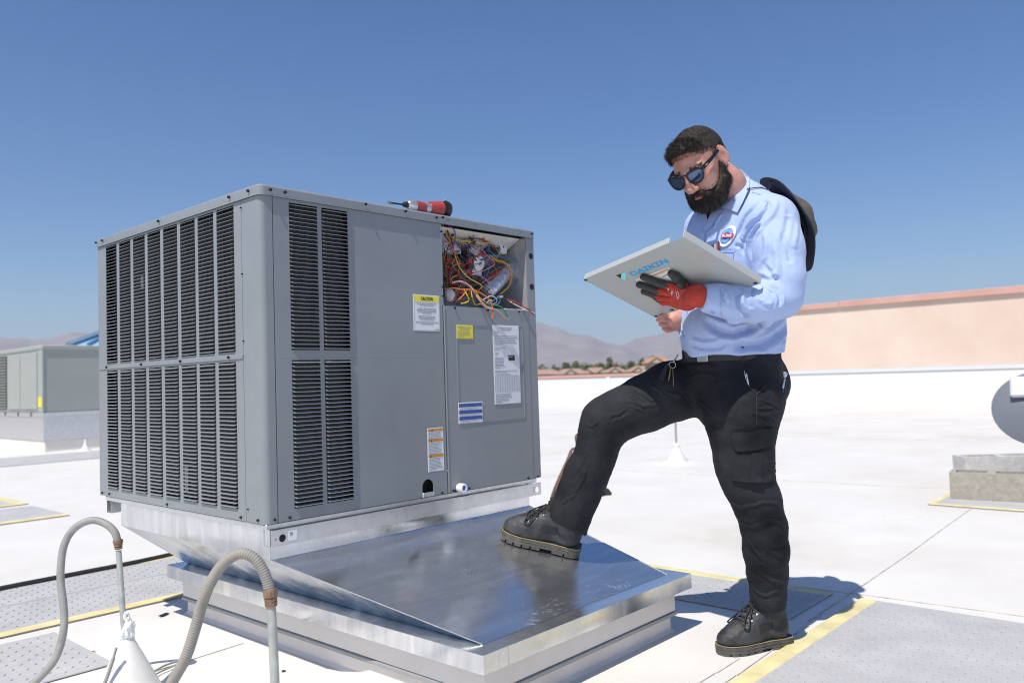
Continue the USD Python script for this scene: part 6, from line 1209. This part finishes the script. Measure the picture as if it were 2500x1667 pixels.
# ---- boots
def boot(o, fx, up, label, sc):
    """o: sole centre at the heel-to-toe middle on the ground; fx: toe direction; up: sole normal; side +1 = outer edge towards +y"""
    fx = fx/np.linalg.norm(fx); up = up-fx*(up@fx); up /= np.linalg.norm(up); ly = np.cross(up, fx)*sc; fx = fx*sc; up = up*sc
    t = part(man, 'boot', cat(place(boot.upper, o, fx, ly, up)), M['boot'], smooth=True, label=label)
    part(t, 'sole', place(boot.sole, o, fx, ly, up), M['sole'], smooth=30)
    part(t, 'welt', place(boot.welt, o, fx, ly, up), M['welt'], smooth=True)
    part(t, 'lace', place(boot.lace, o, fx, ly, up), M['lace'], smooth=True)
    part(t, 'eyelet', place(boot.eye, o, fx, ly, up), M['silver'])
    [part(t, 'mesh_panel', place(q, o, fx, ly, up), M['trouser2'], smooth=True) for q in boot.meshp]
    return t
out = Polygon([(-.145, -.022), (-.135, -.036), (-.105, -.040), (-.04, -.038), (.02, -.046), (.07, -.052), (.11, -.044), (.137, -.026), (.146, 0), (.137, .026), (.11, .044), (.07, .051), (.02, .045), (-.04, .038), (-.105, .040), (-.135, .036), (-.145, .022)]).buffer(.006, quad_segs=4)
S0 = trimesh.creation.extrude_polygon(out.buffer(.001), .024, engine='earcut'); S0.apply_translation([0, 0, .010])
lugs_ = [out]
tread = out.difference(sbox(-.050, -.2, -.005, .2)); 
for xx in (-.095, .03, .062, .094, .124): tread = tread.difference(sbox(xx-.003, -.2, xx+.003, -.026)).difference(sbox(xx-.003, .026, xx+.003, .2))
S1 = trimesh.creation.extrude_polygon(shapely.unary_union(tread) if tread.geom_type != 'MultiPolygon' else tread.geoms[0], .0105, engine='earcut') if tread.geom_type != 'MultiPolygon' else cat(*[trimesh.creation.extrude_polygon(g_, .0105, engine='earcut') for g_ in tread.geoms])
S2 = trimesh.creation.extrude_polygon(out.buffer(.0022), .004, engine='earcut'); S2.apply_translation([0, 0, .022]); boot.sole = cat(S0, S1, S2)
ringp = np.array(out.buffer(.0012).exterior.coords)[:, :2]; boot.welt = tube(np.c_[ringp, np.full(len(ringp), .0350)], .0013, 5, caps=False)
fbo = Field([-.17, -.07, .015], [.17, .07, .255], .0036); I3 = np.eye(3)
fbo.ell([.085, 0, .048], I3, (.062, .047, .040), .02); fbo.ell([.045, 0, .055], I3, (.075, .048, .045), .03); fbo.cone([.05, 0, .055], [-.09, 0, .062], .042, .040, .03); fbo.ell([-.10, 0, .07], I3, (.042, .038, .055), .03)
fbo.chain([([.055, 0, .070], .034), ([.0, 0, .100], .036), ([-.05, 0, .135], .043), ([-.060, 0, .24], .046)], .03); fbo.cone([-.10, 0, .10], [-.080, 0, .22], .036, .036, .03)
fbo.cutplane(np.array([0, 0, .030]), np.array([0, 0, -1.0])); fbo.cutplane(np.array([0, 0, .222]), np.array([.10, 0, 1.0]))
bu = fbo.mesh(4); bu = rumple(bu, .004, 22, 61)
bv = np.array(bu.vertices); tr_b = cKDTree(bv)
def onb(x, y, z, o=.002):
    c = np.array([x*.6-.02, 0, .06]); q = np.array([x, y, z]); _, k = tr_b.query(q); n_ = vn_b[k]; return bv[k]+n_*o
vn_b = vnorm(bu)
boot.upper = bu; lc = []
for k in range(6):
    s = k/5; x_ = .052-.095*s; z_ = .095+.085*s; lc += [tube(catmull([onb(x_+.006, -.028, z_-.012, .003), onb(x_+.012, 0, z_+.01, .005), onb(x_-.010, .028, z_+.002, .003)], 6), .0026, 6), tube(catmull([onb(x_+.006, .028, z_-.012, .003), onb(x_+.012, 0, z_+.01, .004), onb(x_-.010, -.028, z_+.002, .003)], 6), .0026, 6)]
for s in (-1, 1): lc.append(tube(catmull([onb(.0, s*.012, .15, .006), onb(.03, s*.030, .12, .010), onb(.055, s*.042, .085, .008), onb(.066, s*.036, .085, .010), onb(.045, s*.022, .115, .010), onb(.01, s*.008, .15, .006)], 6), .0026, 6))
boot.lace = cat(*lc)
boot.eye = cat(*[disc(onb(.05-.095*k/4, s*.031, .088+.085*k/4, -.0005), vn_b[tr_b.query([.05-.095*k/4, s*.031, .088+.085*k/4])[1]], .0034, .002, 8) for k in range(5) for s in (-1, 1)])
def bsheet(s): 
    pts = [(-.055+.06*u, s*.05, .075+.028*w*(1-.5*abs(u-.5))) for w in (0, .5, 1) for u in np.linspace(0, 1, 7)]; V = np.array([onb(*p, .0012) for p in pts]); F = []
    for a in range(2):
        for b in range(6): k = a*7+b; F += [[k, k+1, k+8], [k, k+8, k+7]]
    return trimesh.Trimesh(V, np.array(F if s > 0 else [f[::-1] for f in F]), process=False)
boot.meshp = [bsheet(1), bsheet(-1)]
# standing boot: outer edge of the sole measured on the roof
boot(so, fx*1.0, ZU, 'standing boot flat on the roof', .91)
boot(ro, fx2, sn, 'raised boot resting on the sloping metal sheet', .97)

# ---- hat hanging on his back by its cord
hc0 = B(1917, 549, 2.735); e1 = (B(1957, 672, 2.735)-B(1842, 430, 2.735)); e1 /= np.linalg.norm(e1); nh = RH*.80+ZU*.40-FH*.10; nh -= e1*(nh@e1); nh /= np.linalg.norm(nh); e2h = np.cross(nh, e1)
ht = thing('sun_hat', hc0, 'dark wide-brimmed hat with grey crown hanging on the man\'s back', 'hat')
def hat_pt(a, r, o=0.):
    u, v = math.cos(a)*r, math.sin(a)*r; return hc0+e1*u+e2h*v+nh*(-1.30*u*u-.6*v*v+.045+o)
V, F = [], []
for lay in (0, 1):
    for i in range(9):
        for j in range(48): a = j/48*2*np.pi; V.append(hat_pt(a, .07+(.176-.07)*i/8+.006*math.sin(3*a)*i/8, -.004*lay+.003*math.sin(5*a+i)))
for lay in (0, 1):
    for i in range(8):
        for j in range(48): a, b = lay*432+i*48+j, lay*432+i*48+(j+1) % 48; q = [[a, b, b+48], [a, b+48, a+48]]; F += q if lay else [x_[::-1] for x_ in q]
for j in range(48): a, b = 384+j, 384+(j+1) % 48; F += [[a, b, b+432], [a, b+432, a+432]]
part(ht, 'brim', trimesh.Trimesh(np.array(V), np.array(F), process=False), M['hatb'], smooth=40)
V, F = [], []; prof = [(.086, -.012), (.087, .01), (.086, .024), (.081, .040), (.070, .052), (.048, .058), (.02, .06), (.001, .06)]
for i, (r, o) in enumerate(prof):
    for j in range(40): a = j/40*2*np.pi; V.append(hc0+e1*math.cos(a)*r*1.02+e2h*math.sin(a)*r+nh*(.035+o*.85-.9*(math.cos(a)*r)**2+.004*math.sin(4*a+i*.7)))
for i in range(len(prof)-1):
    for j in range(40): a, b = i*40+j, i*40+(j+1) % 40; F += [[a, b, b+40], [a, b+40, a+40]]
part(ht, 'crown', trimesh.Trimesh(np.array(V), np.array(F), process=False), M['hatc'], smooth=True)
part(ht, 'band', tube([hc0+e1*math.cos(a)*.0945+e2h*math.sin(a)*.0925+nh*(.035-.9*(math.cos(a)*.09)**2) for a in np.linspace(0, 2*np.pi, 40)], .005, 6), M['hatb'], smooth=True)
cs = lambda x, y, o=.006: surf(sh_m, 1580+x/4.48, 270+y/4.48, o)
part(ht, 'cord', cat(tube(catmull([hat_pt(3.3, .16, .0), cs(1330, 860, .012), cs(1240, 842), cs(1160, 848), cs(1090, 858), cs(1010, 882, .014), cs(930, 900, .012), B(1580+880/4.48, 270+905/4.48, 2.64)], 8), .0018, 6), tube(catmull([cs(1105, 845, .028), cs(1085, 890, .012), cs(1050, 960, .008), cs(1020, 1040, .006), cs(990, 1100, .006)], 8), .0016, 6)), M['navy'], smooth=True)

# ---- keys at the belt, tool in the back pocket
k0 = surf(tr_m, 1652, 880, .02)
ky = thing('key_bunch', k0, 'bunch of keys on a ring clipped to the front of the belt', 'keys')
def kp(x, y, o=.012): return surf(tr_m, 1290+x/6.03, 760+y/6.03, o)
part(ky, 'strap', tube(catmull([kp(2200, 640, .02), kp(2170, 690, .018), kp(2140, 745, .016)], 5), .0028, 6), M['silver']); rc = kp(2120, 790)
part(ky, 'ring', tube([rc+CR*math.cos(a)*.011+CU*math.sin(a)*.011 for a in np.linspace(0, 2*np.pi, 25)], .0011, 6), M['silver'])
part(ky, 'fob', trimesh.convex.convex_hull(np.vstack([kp(2050, 800, .012)+q for q in np.random.default_rng(1).normal(size=(14, 3))*.004]+[kp(1975, 1000, .014)+q for q in np.random.default_rng(2).normal(size=(14, 3))*.005])), M['tblack'])
part(ky, 'fob_edge', tube(catmull([kp(2100, 745, .014), kp(2030, 810, .016), kp(2000, 880, .017), kp(1935, 995, .017)], 5), .0014, 6), M['silver'])
part(ky, 'key', tube([kp(2098, 810, .014), kp(2080, 930, .016), kp(2065, 1020, .016)], [.0018, .0026, .0018], 6), M['brass']); part(ky, 'key', tube([kp(2125, 830, .012), kp(2132, 980, .014), kp(2135, 1105, .014)], [.0016, .0015, .0014], 6), M['brass'])
hx = surf(tr_m, 1915, 914, .008)
wt = thing('ratchet_key', hx, 'small white key with hexagonal head and blue tip in the back pocket', 'tool')
pk = lambda x, y, o=.006: surf(tr_m, min(1924, 1900+x/17.42), 880+y/17.42, o)
part(wt, 'hex_head', extr(Polygon([(math.cos(a+.3)*.0095, math.sin(a+.3)*.0105) for a in np.arange(6)*math.pi/3]), .004, (hx, CR, CU, -CF)), M['plastic_w']); part(wt, 'hub', disc(hx-CF*.0042+CR*.001-CU*.001, -CF, .0042, .0015, 12), M['silver'])
part(wt, 'handle', tube(catmull([pk(275, 770), pk(230, 980), pk(200, 1190)], 5), .0030, 8), M['plastic_w'], smooth=True); part(wt, 'tip', tube([pk(200, 1190), pk(215, 1330)], [.0031, .0022], 8), M['lblue'], smooth=True)

# ------------------------------------------------------------------ desert air
hz = bx(-12500, 12500, -12500, 12500, -7.5, 900)
hm_ = usdkit.material(stage, '/World/Looks/haze', {'v': ('principled_volume', {'color': (.80, .87, 1.0), 'density': 8.5e-5, 'anisotropy': .2})}, volume='v.volume')
HAZE = True
if HAZE: solo('haze', hz, hm_, kind='stuff')
